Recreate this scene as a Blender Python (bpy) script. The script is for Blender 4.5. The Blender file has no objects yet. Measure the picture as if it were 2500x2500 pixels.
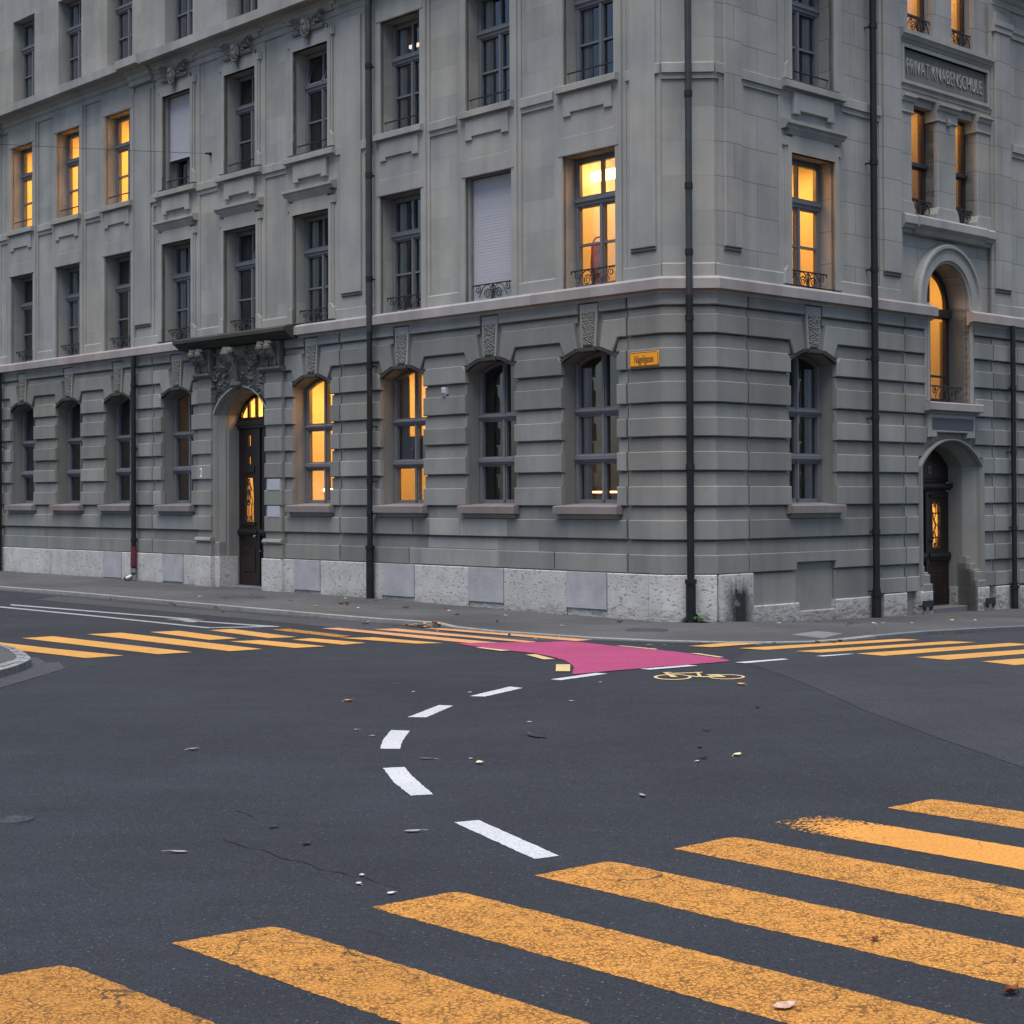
import bpy, bmesh, math, random
from mathutils import Vector, Matrix
from mathutils.geometry import tessellate_polygon
random.seed(11)
S = bpy.context.scene
COL = S.collection
R = math.radians

# ---------------------------------------------------------------- camera
cam = bpy.data.objects.new("camera", bpy.data.cameras.new("camera"))
COL.objects.link(cam)
pt, rl = 0.0133032, -0.00380835
fw = Vector((0, math.cos(pt), math.sin(pt))); up = Vector((0, -math.sin(pt), math.cos(pt))); rx = Vector((1, 0, 0))
cr = math.cos(rl)*rx + math.sin(rl)*up; cu = -math.sin(rl)*rx + math.cos(rl)*up
cam.matrix_world = Matrix(((cr.x, cu.x, -fw.x, 0), (cr.y, cu.y, -fw.y, 0), (cr.z, cu.z, -fw.z, 1.9), (0, 0, 0, 1)))
cam.data.sensor_width = 36; cam.data.lens = 4005.1/2500*36; cam.data.shift_y = -(1250-1160.7)/2500
cam.data.clip_start = 0.1; cam.data.clip_end = 2000
S.camera = cam

# ---------------------------------------------------------------- sky, sun, exposure
SUN_EL, SUN_AZ = R(72), R(192)          # overcast evening light from behind the camera
w = bpy.data.worlds.new("World"); S.world = w; w.use_nodes = True
nt = w.node_tree; bg = nt.nodes["Background"]
sky = nt.nodes.new("ShaderNodeTexSky"); sky.sky_type = 'NISHITA'; sky.sun_disc = False
sky.sun_elevation = SUN_EL; sky.sun_rotation = SUN_AZ; sky.air_density = 1.0; sky.dust_density = 1.5; sky.ozone_density = 1.5
nt.links.new(sky.outputs[0], bg.inputs[0]); bg.inputs[1].default_value = 0.05
sl = bpy.data.lights.new("sun", 'SUN'); sl.energy = 1.5; sl.angle = R(50); sl.color = (1, .97, .93)
so = bpy.data.objects.new("sun", sl); COL.objects.link(so)
sd = Vector((math.sin(SUN_AZ)*math.cos(SUN_EL), math.cos(SUN_AZ)*math.cos(SUN_EL), math.sin(SUN_EL)))
so.rotation_euler = sd.to_track_quat('Z', 'Y').to_euler(); so.location = (0, -20, 40)
vs = S.view_settings; vs.view_transform = 'Standard'; vs.look = 'None'; vs.gamma = 1; vs.exposure = 1.55
S.cycles.max_bounces = 6; S.cycles.diffuse_bounces = 4; S.cycles.transparent_max_bounces = 12
S.cycles.use_denoising = True; S.cycles.sample_clamp_indirect = 4; S.cycles.caustics_reflective = False; S.cycles.caustics_refractive = False

# ---------------------------------------------------------------- materials
MAT = {}
class NT:
    def __init__(s, name):
        s.m = bpy.data.materials.new(name); s.m.use_nodes = True; s.t = s.m.node_tree
        s.b = s.t.nodes["Principled BSDF"]; s.out = s.t.nodes["Material Output"]; MAT[name] = s.m
    def n(s, typ, **kw):
        o = s.t.nodes.new("ShaderNode"+typ)
        for k, v in kw.items(): setattr(o, k, v)
        return o
    def l(s, a, b): s.t.links.new(a, b)
    def val(s, sock, v):
        if hasattr(v, 'links'): s.l(v, sock)
        else: sock.default_value = v
    def math(s, op, a, b=0.0, clamp=False):
        o = s.n("Math", operation=op); o.use_clamp = clamp; s.val(o.inputs[0], a); s.val(o.inputs[1], b); return o.outputs[0]
    def mul(s, a, b): return s.math('MULTIPLY', a, b)
    def noise(s, vec, scale, detail=3, rough=.55, dist=0):
        o = s.n("TexNoise"); s.l(vec, o.inputs['Vector']); o.inputs['Scale'].default_value = scale
        o.inputs['Detail'].default_value = detail; o.inputs['Roughness'].default_value = rough; o.inputs['Distortion'].default_value = dist
        return o.outputs['Fac']
    def rng(s, v, a, b, c, d):
        o = s.n("MapRange"); s.l(v, o.inputs[0])
        for i, x in enumerate((a, b, c, d)): o.inputs[i+1].default_value = x
        return o.outputs[0]
    def mapv(s, vec, scale=(1, 1, 1), loc=(0, 0, 0)):
        o = s.n("Mapping"); s.l(vec, o.inputs[0]); o.inputs['Scale'].default_value = scale; o.inputs['Location'].default_value = loc
        return o.outputs[0]
    def mix(s, f, a, b):
        o = s.n("Mix", data_type='RGBA'); s.val(o.inputs[0], f)
        for i, x in ((6, a), (7, b)):
            if hasattr(x, 'links'): s.l(x, o.inputs[i])
            else: o.inputs[i].default_value = (*x, 1)
        return o.outputs[2]
    def scale(s, col, f):
        o = s.n("Mix", data_type='RGBA'); o.blend_type = 'MULTIPLY'; o.inputs[0].default_value = 1
        if hasattr(col, 'links'): s.l(col, o.inputs[6])
        else: o.inputs[6].default_value = (*col, 1)
        c = s.n("CombineColor"); [s.l(f, c.inputs[i]) for i in range(3)]
        s.l(c.outputs[0], o.inputs[7]); return o.outputs[2]
    def bump(s, h, strength=.3, dist=.01):
        o = s.n("Bump"); s.l(h, o.inputs['Height']); o.inputs['Strength'].default_value = strength; o.inputs['Distance'].default_value = dist
        s.l(o.outputs[0], s.b.inputs['Normal'])
    def col(s, c): s.val(s.b.inputs['Base Color'], c if hasattr(c, 'links') else (*c, 1))
    def rough(s, r): s.val(s.b.inputs['Roughness'], r)
    def pos(s): return s.n("NewGeometry").outputs['Position']
    def uv(s): return s.n("UVMap").outputs[0]
    def tone(s): o = s.n("Attribute"); o.attribute_name = 'tone'; return o.outputs['Fac']

def stone(name, base, joint=None, dark_joint=.55, grain=.10, blotch=.16, bumps=.25, voff=0.0, rowh=.53, bw=1.15, varia=.10, warm=(1.05, .99, .9)):
    s = NT(name); p = s.pos(); 
    f = s.mul(s.rng(s.noise(p, 1.1, 4), .25, .75, 1-blotch, 1+blotch), s.rng(s.noise(p, 95, 2), .25, .75, 1-grain, 1+grain))
    st = s.noise(s.mapv(p, (2.6, 2.6, .22)), 1.0, 4)
    f = s.mul(f, s.rng(st, .35, .72, 1.06, .84))
    f = s.mul(f, s.tone())
    c = s.mix(s.rng(s.noise(p, .55, 3), .35, .7, 0, 1), base, tuple(b*k for b, k in zip(base, warm)))
    h = s.noise(p, 60, 3)
    if joint:
        b = s.n("TexBrick"); s.l(s.mapv(s.uv(), (1, 1, 1), (.35, -voff, 0)), b.inputs['Vector'])
        b.inputs['Scale'].default_value = 1; b.inputs['Brick Width'].default_value = bw; b.inputs['Row Height'].default_value = rowh
        b.inputs['Mortar Size'].default_value = .0055; b.inputs['Mortar Smooth'].default_value = .3; b.inputs['Bias'].default_value = 0
        b.inputs['Color1'].default_value = (1-varia,)*3+(1,); b.inputs['Color2'].default_value = (1+varia,)*3+(1,); b.inputs['Mortar'].default_value = (dark_joint,)*3+(1,)
        o = s.n("Mix", data_type='RGBA'); o.blend_type = 'MULTIPLY'; o.inputs[0].default_value = 1
        s.l(c, o.inputs[6]); s.l(b.outputs['Color'], o.inputs[7]); c = o.outputs[2]
        h = s.math('SUBTRACT', h, s.mul(b.outputs['Fac'], .8))
    s.col(s.scale(c, f)); s.rough(.9); s.b.inputs['Specular IOR Level'].default_value = .2; s.bump(h, bumps, .006)
    return s
GREY = (.205, .207, .188)
stone("sandstone_ashlar_faint", (.296, .299, .287), joint=1, dark_joint=.88, varia=.09, voff=5.73-.53*11, rowh=.53, bw=1.3)
stone("sandstone_ashlar_dark_joint", (.295, .295, .286), joint=1, dark_joint=.42, varia=.07, voff=5.73-.53*11, rowh=.53, bw=1.3)
stone("sandstone_trim", (.304, .305, .295), grain=.12)
stone("sandstone_rustic", (.218, .222, .215), grain=.12, blotch=.14)
stone("belt_stone", (.305, .292, .284), grain=.12, blotch=.12, warm=(1.08, .95, .92))
stone("sill_stone", (.20, .184, .18), grain=.12, warm=(1.1, .92, .9))
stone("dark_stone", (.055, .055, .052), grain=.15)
stone("carved_stone", (.12, .12, .112), grain=.15)
stone("letter_stone", (.38, .38, .365)); stone("panel_stone", (.17, .17, .166))  # paler letters on a darkened panel, letter shadow contrast put into the colours
stone("carved_pale", (.17, .17, .162), grain=.15)
s = stone("rough_key", (.2, .2, .188), bumps=1.0); 
k = s.n("TexVoronoi"); s.l(s.pos(), k.inputs['Vector']); k.inputs['Scale'].default_value = 30; s.bump(k.outputs['Distance'], 1.0, .04)

def plinth(name, stain=False, cut=False):
    s = NT(name); p = s.pos(); uv = s.uv()
    base = (.50, .485, .465) if not cut else (.39, .385, .39)
    f = s.mul(s.rng(s.noise(p, 3.0, 5), .3, .7, .84, 1.1), s.rng(s.noise(p, 80, 2), .3, .7, .9, 1.08)); f = s.mul(f, s.tone())
    c = s.scale(base, f); h = s.noise(p, 40, 4)
    if not cut:
        pit = s.rng(s.noise(s.mapv(p, (9, 9, 14)), 1.6, 4, .6), .56, .66, 0, 1)       # pits of the shell limestone
        c = s.mix(s.mul(pit, .55), c, (.12, .115, .105))
        sx = s.n("SeparateXYZ"); s.l(uv, sx.inputs[0])
        low = s.rng(s.math('ADD', sx.outputs[1], s.mul(s.noise(p, 5, 4), .35)), .14, .42, 1, 0)   # weathered foot, splash zone
        flak = s.rng(s.noise(s.mapv(p, (5, 5, 14)), 1.2, 5, .7), .45, .6, .25, 1)
        c = s.mix(s.mul(s.mul(low, flak), .85), c, (.16, .14, .115))
        oc = s.rng(s.noise(p, 2.2, 3), .62, .72, 0, 1); c = s.mix(s.mul(s.mul(low, oc), .6), c, (.32, .17, .09))
        h = s.math('SUBTRACT', h, s.mul(pit, 1.5)); h = s.math('SUBTRACT', h, s.mul(s.mul(low, flak), 1.2))
        if stain:
            u = sx.outputs[0]; z = sx.outputs[1]
            band = s.rng(s.math('ABSOLUTE', s.math('SUBTRACT', u, 1.02)), .12, .42, 1, 0)
            stv = s.noise(s.mapv(uv, (14, 1.2, 1)), 1.0, 4)
            hh = s.rng(s.math('ADD', z, s.mul(stv, .5)), .72, .98, 1, 0)
            d = s.mul(band, s.mul(hh, s.rng(s.noise(p, 4.5, 4), .34, .5, .25, 1)))
            c = s.mix(s.mul(d, 1.0), c, (.03, .03, .03))
    s.col(c); s.rough(.85); s.b.inputs['Specular IOR Level'].default_value = .25; s.bump(h, .5, .012)
plinth("limestone_plinth"); plinth("limestone_stained", stain=True); plinth("limestone_cut", cut=True)

def simple(name, base, rough=.6, spec=.5, var=.12, sc=8, bumps=0.0, metal=0, bsc=60):
    s = NT(name); p = s.pos()
    s.col(s.scale(base, s.mul(s.rng(s.noise(p, sc, 4), .3, .7, 1-var, 1+var), s.tone()))); s.rough(rough)
    s.b.inputs['Specular IOR Level'].default_value = spec; s.b.inputs['Metallic'].default_value = metal
    if bumps: s.bump(s.noise(p, bsc, 3), bumps, .01)
    return s
simple("frame_paint", (.14, .145, .16), .5, .4, .08)
simple("frame_dark", (.018, .015, .02), .4, .5)
simple("pipe_metal", (.012, .012, .014), .5, .3, .3, 5)
simple("pipe_upper", (.03, .034, .036), .5, .45, .25, 4)
simple("pipe_red", (.11, .02, .028), .5, .45, .2)
simple("zinc", (.35, .35, .36), .35, .5, .2, 6, metal=.8)
simple("iron", (.012, .012, .014), .5, .5)
simple("door_wood", (.014, .0065, .006), .38, .5, .35, 6)
simple("door_wood_dark", (.008, .006, .006), .4, .5, .3, 6)
simple("roller_blind", (.40, .395, .425), .8, .2, .06, 40)
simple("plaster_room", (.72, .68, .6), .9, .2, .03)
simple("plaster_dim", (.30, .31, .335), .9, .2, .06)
simple("curtain", (.75, .76, .8), .9, .1, .1, 20)
simple("white_plate", (.40, .41, .44), .4, .4, .05)
simple("white_enamel", (.8, .8, .8), .35, .5, .02)
simple("sign_yellow", (.86, .33, .008), .35, .5, .03)
simple("sign_black", (.03, .02, .01), .4, .4, .02)
simple("plaque_stone", (.085, .087, .1), .7, .3, .15, 60)
simple("granite_kerb", (.23, .227, .216), .85, .3, .2, 9, .3)
simple("granite_kerb_dark", (.13, .132, .14), .85, .3, .2, 9, .3)
simple("cobble", (.21, .218, .218), .85, .3, .25, 12, .4)
simple("cast_iron", (.045, .046, .052), .6, .4, .25, 30, .4)
simple("grate_metal", (.30, .30, .31), .6, .4, .2, 30)
simple("coat_cloth", (.42, .10, .03), .9, .2, .35, 14, .5, bsc=25)
simple("leaf_tan", (.48, .32, .24), .7, .3, .2, 40)
simple("leaf_brown", (.18, .06, .025), .7, .3, .35, 60)
simple("leaf_pale", (.45, .45, .43), .7, .3, .15, 60)
simple("leaf_yellow", (.75, .68, .42), .7, .3, .15, 60)
simple("leaf_grey", (.30, .28, .29), .7, .3, .3, 60)
simple("leaf_orange", (.55, .28, .13), .7, .3, .2, 60)
simple("leaf_dark", (.03, .03, .034), .6, .4, .3, 60)
def glow(name, col, st):
    s = NT(name); s.b.inputs['Emission Color'].default_value = (*col, 1); s.b.inputs['Emission Strength'].default_value = st; s.col((.8, .8, .8))
glow("lamp_dim", (1, .8, .6), .5); glow("lamp_glow", (1, .58, .20), 6); glow("tube_glow", (1, .42, .14), 3); glow("bulb_glow", (1, .85, .5), 12)
simple("weed_green", (.018, .075, .014), .6, .3, .4, 30)

def glass(name, refl=.9):
    s = NT(name); t = s.t
    tr = s.n("BsdfTransparent"); tr.inputs[0].default_value = (.82, .84, .84, 1)
    gl = s.n("BsdfGlossy"); gl.inputs['Roughness'].default_value = .03; gl.inputs[0].default_value = (.95, .97, 1, 1)
    h = s.noise(s.pos(), 1.6, 2); o = s.n("Bump"); s.l(h, o.inputs['Height']); o.inputs['Strength'].default_value = .05; o.inputs['Distance'].default_value = .1
    s.l(o.outputs[0], gl.inputs['Normal'])
    fr = s.n("Fresnel"); fr.inputs[0].default_value = 1.5
    mx = s.n("MixShader"); s.l(s.math('MULTIPLY', fr.outputs[0], refl), mx.inputs[0]); s.l(tr.outputs[0], mx.inputs[1]); s.l(gl.outputs[0], mx.inputs[2])
    s.l(mx.outputs[0], s.out.inputs[0])
glass("window_glass", 2.4)

def asphalt(name, base, speck=.5, sc=1.0, patchy=.12):
    s = NT(name); p = s.pos()
    big = s.mul(s.rng(s.noise(p, .35, 4), .3, .7, 1-patchy, 1+patchy), s.rng(s.noise(s.mapv(p, (1.2, .5, 1)), 1.1, 4), .3, .7, .94, 1.06)); big = s.mul(big, s.rng(s.noise(s.mapv(p, (.9, 2.8, 1)), 1.0, 5, .65), .3, .7, .88, 1.12))
    big = s.mul(big, s.rng(s.noise(p, 2.3, 5, .7), .62, .74, 1.0, .80))
    v = s.n("TexVoronoi"); s.l(p, v.inputs['Vector']); v.inputs['Scale'].default_value = 115*sc
    cs = s.n("SeparateColor"); s.l(v.outputs['Color'], cs.inputs[0])
    g = s.rng(cs.outputs[0], 0, 1, 1-speck, 1+speck)
    w_ = s.rng(cs.outputs[1], .986, .996, 0, 1)                                     # pale stone chips
    c = s.scale(base, s.mul(s.mul(big, g), s.rng(s.noise(p, 240*sc, 2), .3, .7, .8, 1.2)))
    c = s.mix(s.mul(w_, .35), c, (.25, .25, .26))
    s.col(c); s.rough(s.rng(s.noise(p, 1.3, 3), .3, .7, .72, .88)); s.b.inputs['Specular IOR Level'].default_value = .35
    hh = s.math('ADD', s.mul(v.outputs['Distance'], -1.0), s.noise(p, 60*sc, 3)); s.bump(hh, .55, .008)
    return s
asphalt("asphalt_new", (.0228, .0250, .0312), .42, 1.0, .2)
asphalt("asphalt_old", (.0325, .0345, .040), .38, 1.0, .18)
asphalt("asphalt_gutter", (.052, .054, .059), .4)
asphalt("asphalt_walk", (.076, .075, .077), .35, 1.2, .28)
asphalt("asphalt_patch", (.06, .061, .068), .35, 1.2)
asphalt("asphalt_line", (.20, .20, .22), .3, 1.0)
asphalt("crack_seal", (.018, .019, .023), .3)

def paint(name, base, crack=0.0, wear=0.0, stip=.3, edge=False):
    s = NT(name); p = s.pos()
    v = s.n("TexVoronoi"); s.l(p, v.inputs['Vector']); v.inputs['Scale'].default_value = 62
    nz = s.noise(p, 85, 3, .6); pit = s.rng(nz, .34, .46, 1, 0)
    v2 = s.n("TexVoronoi"); v2.feature = 'DISTANCE_TO_EDGE'; s.l(s.mapv(p, (1, 1, 0)), v2.inputs['Vector']); v2.inputs['Scale'].default_value = 3.1
    wp = s.n("TexVoronoi"); wp.feature = 'DISTANCE_TO_EDGE'
    wn = s.n("TexNoise"); s.l(p, wn.inputs['Vector']); wn.inputs['Scale'].default_value = 6; wn.inputs['Detail'].default_value = 4
    ad = s.n("VectorMath", operation='MULTIPLY_ADD'); s.l(wn.outputs['Color'], ad.inputs[0]); ad.inputs[1].default_value = (.22, .22, 0); s.l(s.mapv(p, (1, 1, 0)), ad.inputs[2])
    s.l(ad.outputs[0], wp.inputs['Vector']); wp.inputs['Scale'].default_value = 2.6
    cm = s.mul(s.rng(wp.outputs['Distance'], .004, .014, 1, 0), s.rng(s.noise(p, 1.4, 2), .50, .60, 0, 1))
    f = s.mul(s.rng(s.noise(p, 1.2, 4), .3, .7, .9, 1.08), s.rng(s.noise(p, 45, 3), .3, .7, .82, 1.14)); f = s.mul(f, s.tone())
    c = s.scale(base, f)
    c = s.mix(s.mul(pit, stip), c, tuple(x*.28 for x in base))
    vc = s.n("TexVoronoi"); vc.feature = 'DISTANCE_TO_EDGE'; ac = s.n("VectorMath", operation='MULTIPLY_ADD'); n2 = s.n("TexNoise"); s.l(p, n2.inputs['Vector']); n2.inputs['Scale'].default_value = 28; n2.inputs['Detail'].default_value = 3
    s.l(n2.outputs['Color'], ac.inputs[0]); ac.inputs[1].default_value = (.05, .05, 0); s.l(s.mapv(p, (1, 1, 0)), ac.inputs[2]); s.l(ac.outputs[0], vc.inputs['Vector']); vc.inputs['Scale'].default_value = 40
    ck = s.mul(s.rng(vc.outputs['Distance'], .03, .16, 1, 0), s.rng(s.noise(p, 7, 4, .65), .34, .54, .3, 1))
    if crack > .5: c = s.mix(s.mul(ck, .92), c, tuple(x*.2 for x in base))
    if crack: c = s.mix(s.mul(cm, crack), c, (.03, .025, .02))
    s.col(c); s.rough(.75); s.b.inputs['Specular IOR Level'].default_value = .3
    hh = s.math('ADD', s.mul(v.outputs['Distance'], -.8), nz); s.bump(hh, .8, .007)
    if wear:
        sx = s.n("SeparateXYZ"); s.l(s.uv(), sx.inputs[0])
        lim = s.rng(sx.outputs[0], 0.0, .95, .57, .2) if wear == 1 else None
        nn = s.noise(p, 34, 4, .65)
        edge_ = s.rng(s.math('ABSOLUTE', s.math('SUBTRACT', sx.outputs[1], .25)), .12, .25, 0, .12)
        a = s.math('GREATER_THAN', nn, s.math('ADD', lim, edge_) if wear == 1 else wear)
        tr = s.n("BsdfTransparent"); mx = s.n("MixShader"); s.l(a, mx.inputs[0]); s.l(tr.outputs[0], mx.inputs[1]); s.l(s.b.outputs[0], mx.inputs[2]); s.l(mx.outputs[0], s.out.inputs[0])
    return s
YEL = (.63, .278, .055)
paint("yellow_paint", YEL, crack=.85, stip=.75)
paint("yellow_paint_far", (.57, .29, .075), crack=.3, stip=.25)
paint("yellow_paint_salmon", (.58, .29, .13), crack=0, stip=.3)
paint("yellow_paint_worn", YEL, crack=.4, wear=1, stip=.6)
paint("orange_paint_worn", (.44, .20, .05), crack=.2, wear=.44, stip=.5)
paint("yellow_paint_pale", (.58, .43, .215), stip=.15)
paint("white_paint", (.52, .525, .54), stip=.4)
paint("white_paint_thin", (.30, .31, .33), stip=.5, wear=.36)
paint("pink_paint", (.36, .056, .145), stip=.35)
s = None
def pink_marks():
    m = MAT["pink_paint"]; t = m.node_tree; b = t.nodes["Principled BSDF"]; lk = b.inputs["Base Color"].links[0]; src = lk.from_socket
    g = t.nodes.new("ShaderNodeNewGeometry"); mp = t.nodes.new("ShaderNodeMapping"); mp.inputs["Rotation"].default_value = (0, 0, R(35)); mp.inputs["Scale"].default_value = (.35, 3.2, 1)
    n = t.nodes.new("ShaderNodeTexNoise"); n.inputs["Scale"].default_value = 1.3; n.inputs["Detail"].default_value = 5; r = t.nodes.new("ShaderNodeMapRange")
    for i, x in enumerate((.48, .75, 0, .5)): r.inputs[i+1].default_value = x
    mx = t.nodes.new("ShaderNodeMix"); mx.data_type = 'RGBA'; mx.inputs[7].default_value = (.21, .06, .11, 1)
    for a, c in ((g.outputs[0], mp.inputs[0]), (mp.outputs[0], n.inputs[0]), (n.outputs[0], r.inputs[0]), (r.outputs[0], mx.inputs[0]), (src, mx.inputs[6]), (mx.outputs[2], b.inputs["Base Color"])): t.links.new(a, c)
pink_marks()

# ---------------------------------------------------------------- mesh helpers
class MB:
    """collects faces with uv, tone and material, then links ONE mesh object"""
    def __init__(s): s.v = []; s.f = []; s.uv = []; s.t = []; s.mi = []; s.mats = []
    def m(s, name):
        if name not in s.mats: s.mats.append(name)
        return s.mats.index(name)
    def face(s, pts, uvs, mat, tone=1.0):
        i = len(s.v); s.v += [tuple(p) for p in pts]; s.f.append(tuple(range(i, i+len(pts)))); s.uv += uvs; s.t.append(tone); s.mi.append(s.m(mat))
    def build(s, name, parent=None, smooth=False, weld=False):
        me = bpy.data.meshes.new(name); me.from_pydata(s.v, [], s.f)
        u = me.uv_layers.new(name="UVMap"); flat = [c for p in s.uv for c in p]
        u.data.foreach_set("uv", flat)
        a = me.attributes.new("tone", 'FLOAT', 'FACE'); a.data.foreach_set("value", s.t)
        me.polygons.foreach_set("material_index", s.mi)
        for n in s.mats: me.materials.append(MAT[n])
        if smooth: me.polygons.foreach_set("use_smooth", [True]*len(s.f))
        if weld or smooth:
            b = bmesh.new(); b.from_mesh(me); bmesh.ops.remove_doubles(b, verts=b.verts, dist=1e-4); b.to_mesh(me); b.free()
        me.validate(); me.update()
        o = bpy.data.objects.new(name, me); COL.objects.link(o)
        if parent: o.parent = parent
        return o
class Wall:
    def __init__(s, o, d): s.o = Vector((o[0], o[1], 0)); s.d = Vector((d[0], d[1], 0)).normalized(); s.n = None
    def p(s, u, z, w=0): q = s.o+s.d*u+s.n*w; return Vector((q.x, q.y, z))
C0 = Vector((2.69184572, 24.52734149)); dL = Vector((-0.68287539, 0.73053488)); dR = Vector((0.73036663, 0.68305533))
C1 = Vector((2.29983377, 24.94671288)); C2 = Vector((3.09746734, 24.90668797))
L = Wall(C0, dL); L.n = Vector((-dL.y, dL.x, 0)); Rr = Wall(C0, dR); Rr.n = Vector((dR.y, -dR.x, 0))
K = Wall(C1, C2-C1); K.n = Vector((K.d.y, -K.d.x, 0)); UL0 = .574; UR0 = .555; KW = (C2-C1).length
def area2(p): return sum(p[i][0]*p[(i+1) % len(p)][1]-p[(i+1) % len(p)][0]*p[i][1] for i in range(len(p)))
def inset(poly, b):
    n = len(poly); out = []; sg = 1 if area2(poly) > 0 else -1
    for i in range(n):
        a, c, e = Vector(poly[i-1]), Vector(poly[i]), Vector(poly[(i+1) % n])
        d1 = (c-a).normalized(); d2 = (e-c).normalized()
        n1 = Vector((-d1.y, d1.x))*sg; n2 = Vector((-d2.y, d2.x))*sg
        m = n1+n2; m = m/max(.35, 1+n1.dot(n2))
        q = c+m*b; out.append((q.x, q.y))
    return out
def slab(mb, W, poly, w0, w1, mat, b=0.0, tone=1.0, holes=(), uo=0.0, hole_depth=None, hole_mat=None):
    """polygon (u,z) on a wall, from w0 out to w1, bevelled front edge; holes get reveals back to hole_depth (default w0)"""
    P = W.p; top = inset(poly, b) if b else poly
    uvf = lambda q: (q[0]+uo, q[1])
    if holes:
        loops = [top]+[list(h) for h in holes]; fl = [q for lp in loops for q in lp]
        for t in tessellate_polygon([[Vector((q[0], q[1], 0)) for q in lp] for lp in loops]):
            mb.face([P(fl[i][0], fl[i][1], w1) for i in t], [uvf(fl[i]) for i in t], mat, tone)
        for h in holes:
            hd = w0 if hole_depth is None else hole_depth
            for i in range(len(h)):
                a, c = h[i], h[(i+1) % len(h)]
                mb.face([P(*a, w1), P(*c, w1), P(*c, hd), P(*a, hd)], [(a[0]+uo, a[1]), (c[0]+uo, c[1]), (c[0]+uo+.3, c[1]), (a[0]+uo+.3, a[1])], hole_mat or mat, tone)
    else:
        mb.face([P(*q, w1) for q in top], [uvf(q) for q in top], mat, tone)
    n = len(poly)
    for i in range(n):
        j = (i+1) % n; a, c = poly[i], poly[j]
        if b:
            mb.face([P(*a, w1-b), P(*c, w1-b), P(*top[j], w1), P(*top[i], w1)], [uvf(a), uvf(c), uvf(top[j]), uvf(top[i])], mat, tone)
        mb.face([P(*a, w0), P(*c, w0), P(*c, w1-b), P(*a, w1-b)], [uvf(a), uvf(c), uvf(c), uvf(a)], mat, tone)
def rect(u0, u1, z0, z1): return [(u0, z0), (u1, z0), (u1, z1), (u0, z1)]
def rot_(t=.07): return 1+random.uniform(-t, t)
def mold(mb, path, prof, mat, tone=1.0, u0=0.0, joints=None, close=True):
    """profile [(w,z)..] swept along a plan path, outward = right-hand side of travel, mitred"""
    path = [Vector((p[0], p[1])) for p in path]
    if joints:                                                # split long runs into stones of random tone
        q = [path[0]]; tn = []
        for a, c in zip(path, path[1:]):
            ln = (c-a).length; k = max(1, round(ln/joints)); 
            for i in range(k): q.append(a.lerp(c, (i+1)/k)); tn.append(tone*rot_(.1))
        path = q
    else: tn = [tone]*(len(path)-1)
    mit = []
    for i, p in enumerate(path):
        ds = []
        if i > 0: ds.append((p-path[i-1]).normalized())
        if i < len(path)-1: ds.append((path[i+1]-p).normalized())
        ns = [Vector((d.y, -d.x)) for d in ds]; m = sum(ns, Vector((0, 0)))
        mit.append(m/(len(ns) if len(ns) == 1 else 1+ns[0].dot(ns[1])))
    V = lambda i, w, z: Vector((*(path[i]+mit[i]*w), z))
    s = u0
    for i in range(len(path)-1):
        ln = (path[i+1]-path[i]).length; acc = 0
        for (w0, z0), (w1, z1) in zip(prof, prof[1:]):
            mb.face([V(i, w0, z0), V(i+1, w0, z0), V(i+1, w1, z1), V(i, w1, z1)], [(s, z0+w0), (s+ln, z0+w0), (s+ln, z1+w1), (s, z1+w1)], mat, tn[i])
        s += ln
    if close:
        for i, t in ((0, tn[0]), (len(path)-1, tn[-1])):
            mb.face([V(i, w_, z_) for w_, z_ in prof], [(w_, z_) for w_, z_ in prof], mat, t)
def Lx(u): q = C0+dL*u; return (q.x, q.y)
def Rx(u): q = C0+dR*u; return (q.x, q.y)
def wmold(mb, W, u0, u1, prof, mat, returns=True, **k):
    """moulding on one wall between u0 and u1 with returned ends"""
    if W is L: u0, u1 = max(u0, u1), min(u0, u1)
    a = W.p(u0, 0); b = W.p(u1, 0); mold(mb, [(a.x, a.y), (b.x, b.y)], prof, mat, **k)
def box(mb, W, u0, u1, z0, z1, w0, w1, mat, b=0, tone=1.0): slab(mb, W, rect(u0, u1, z0, z1), w0, w1, mat, b, tone)
def tube(mb, pts, r, mat, n=6, tone=1.0, closed=False, cap=True):
    pts = [Vector(p) for p in pts]; rings = []
    for i, p in enumerate(pts):
        a = pts[i-1] if i > 0 else (pts[-1] if closed else p); c = pts[i+1] if i < len(pts)-1 else (pts[0] if closed else p)
        d = (c-a); d = d.normalized() if d.length > 1e-9 else Vector((0, 0, 1))
        q = Vector((0, 0, 1)) if abs(d.z) < .9 else Vector((1, 0, 0))
        x = d.cross(q).normalized(); y = d.cross(x)
        rr = r[i] if isinstance(r, (list, tuple)) else r
        rings.append([p+(x*math.cos(t)+y*math.sin(t))*rr for t in [2*math.pi*k/n for k in range(n)]])
    m = len(pts)
    for i in range(m if closed else m-1):
        A, B = rings[i], rings[(i+1) % m]
        for k in range(n):
            l = (k+1) % n; mb.face([A[k], A[l], B[l], B[k]], [(0, 0), (1, 0), (1, 1), (0, 1)], mat, tone)
    if cap and not closed: mb.face(rings[0][::-1], [(0, 0)]*n, mat, tone); mb.face(rings[-1], [(0, 0)]*n, mat, tone)
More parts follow.
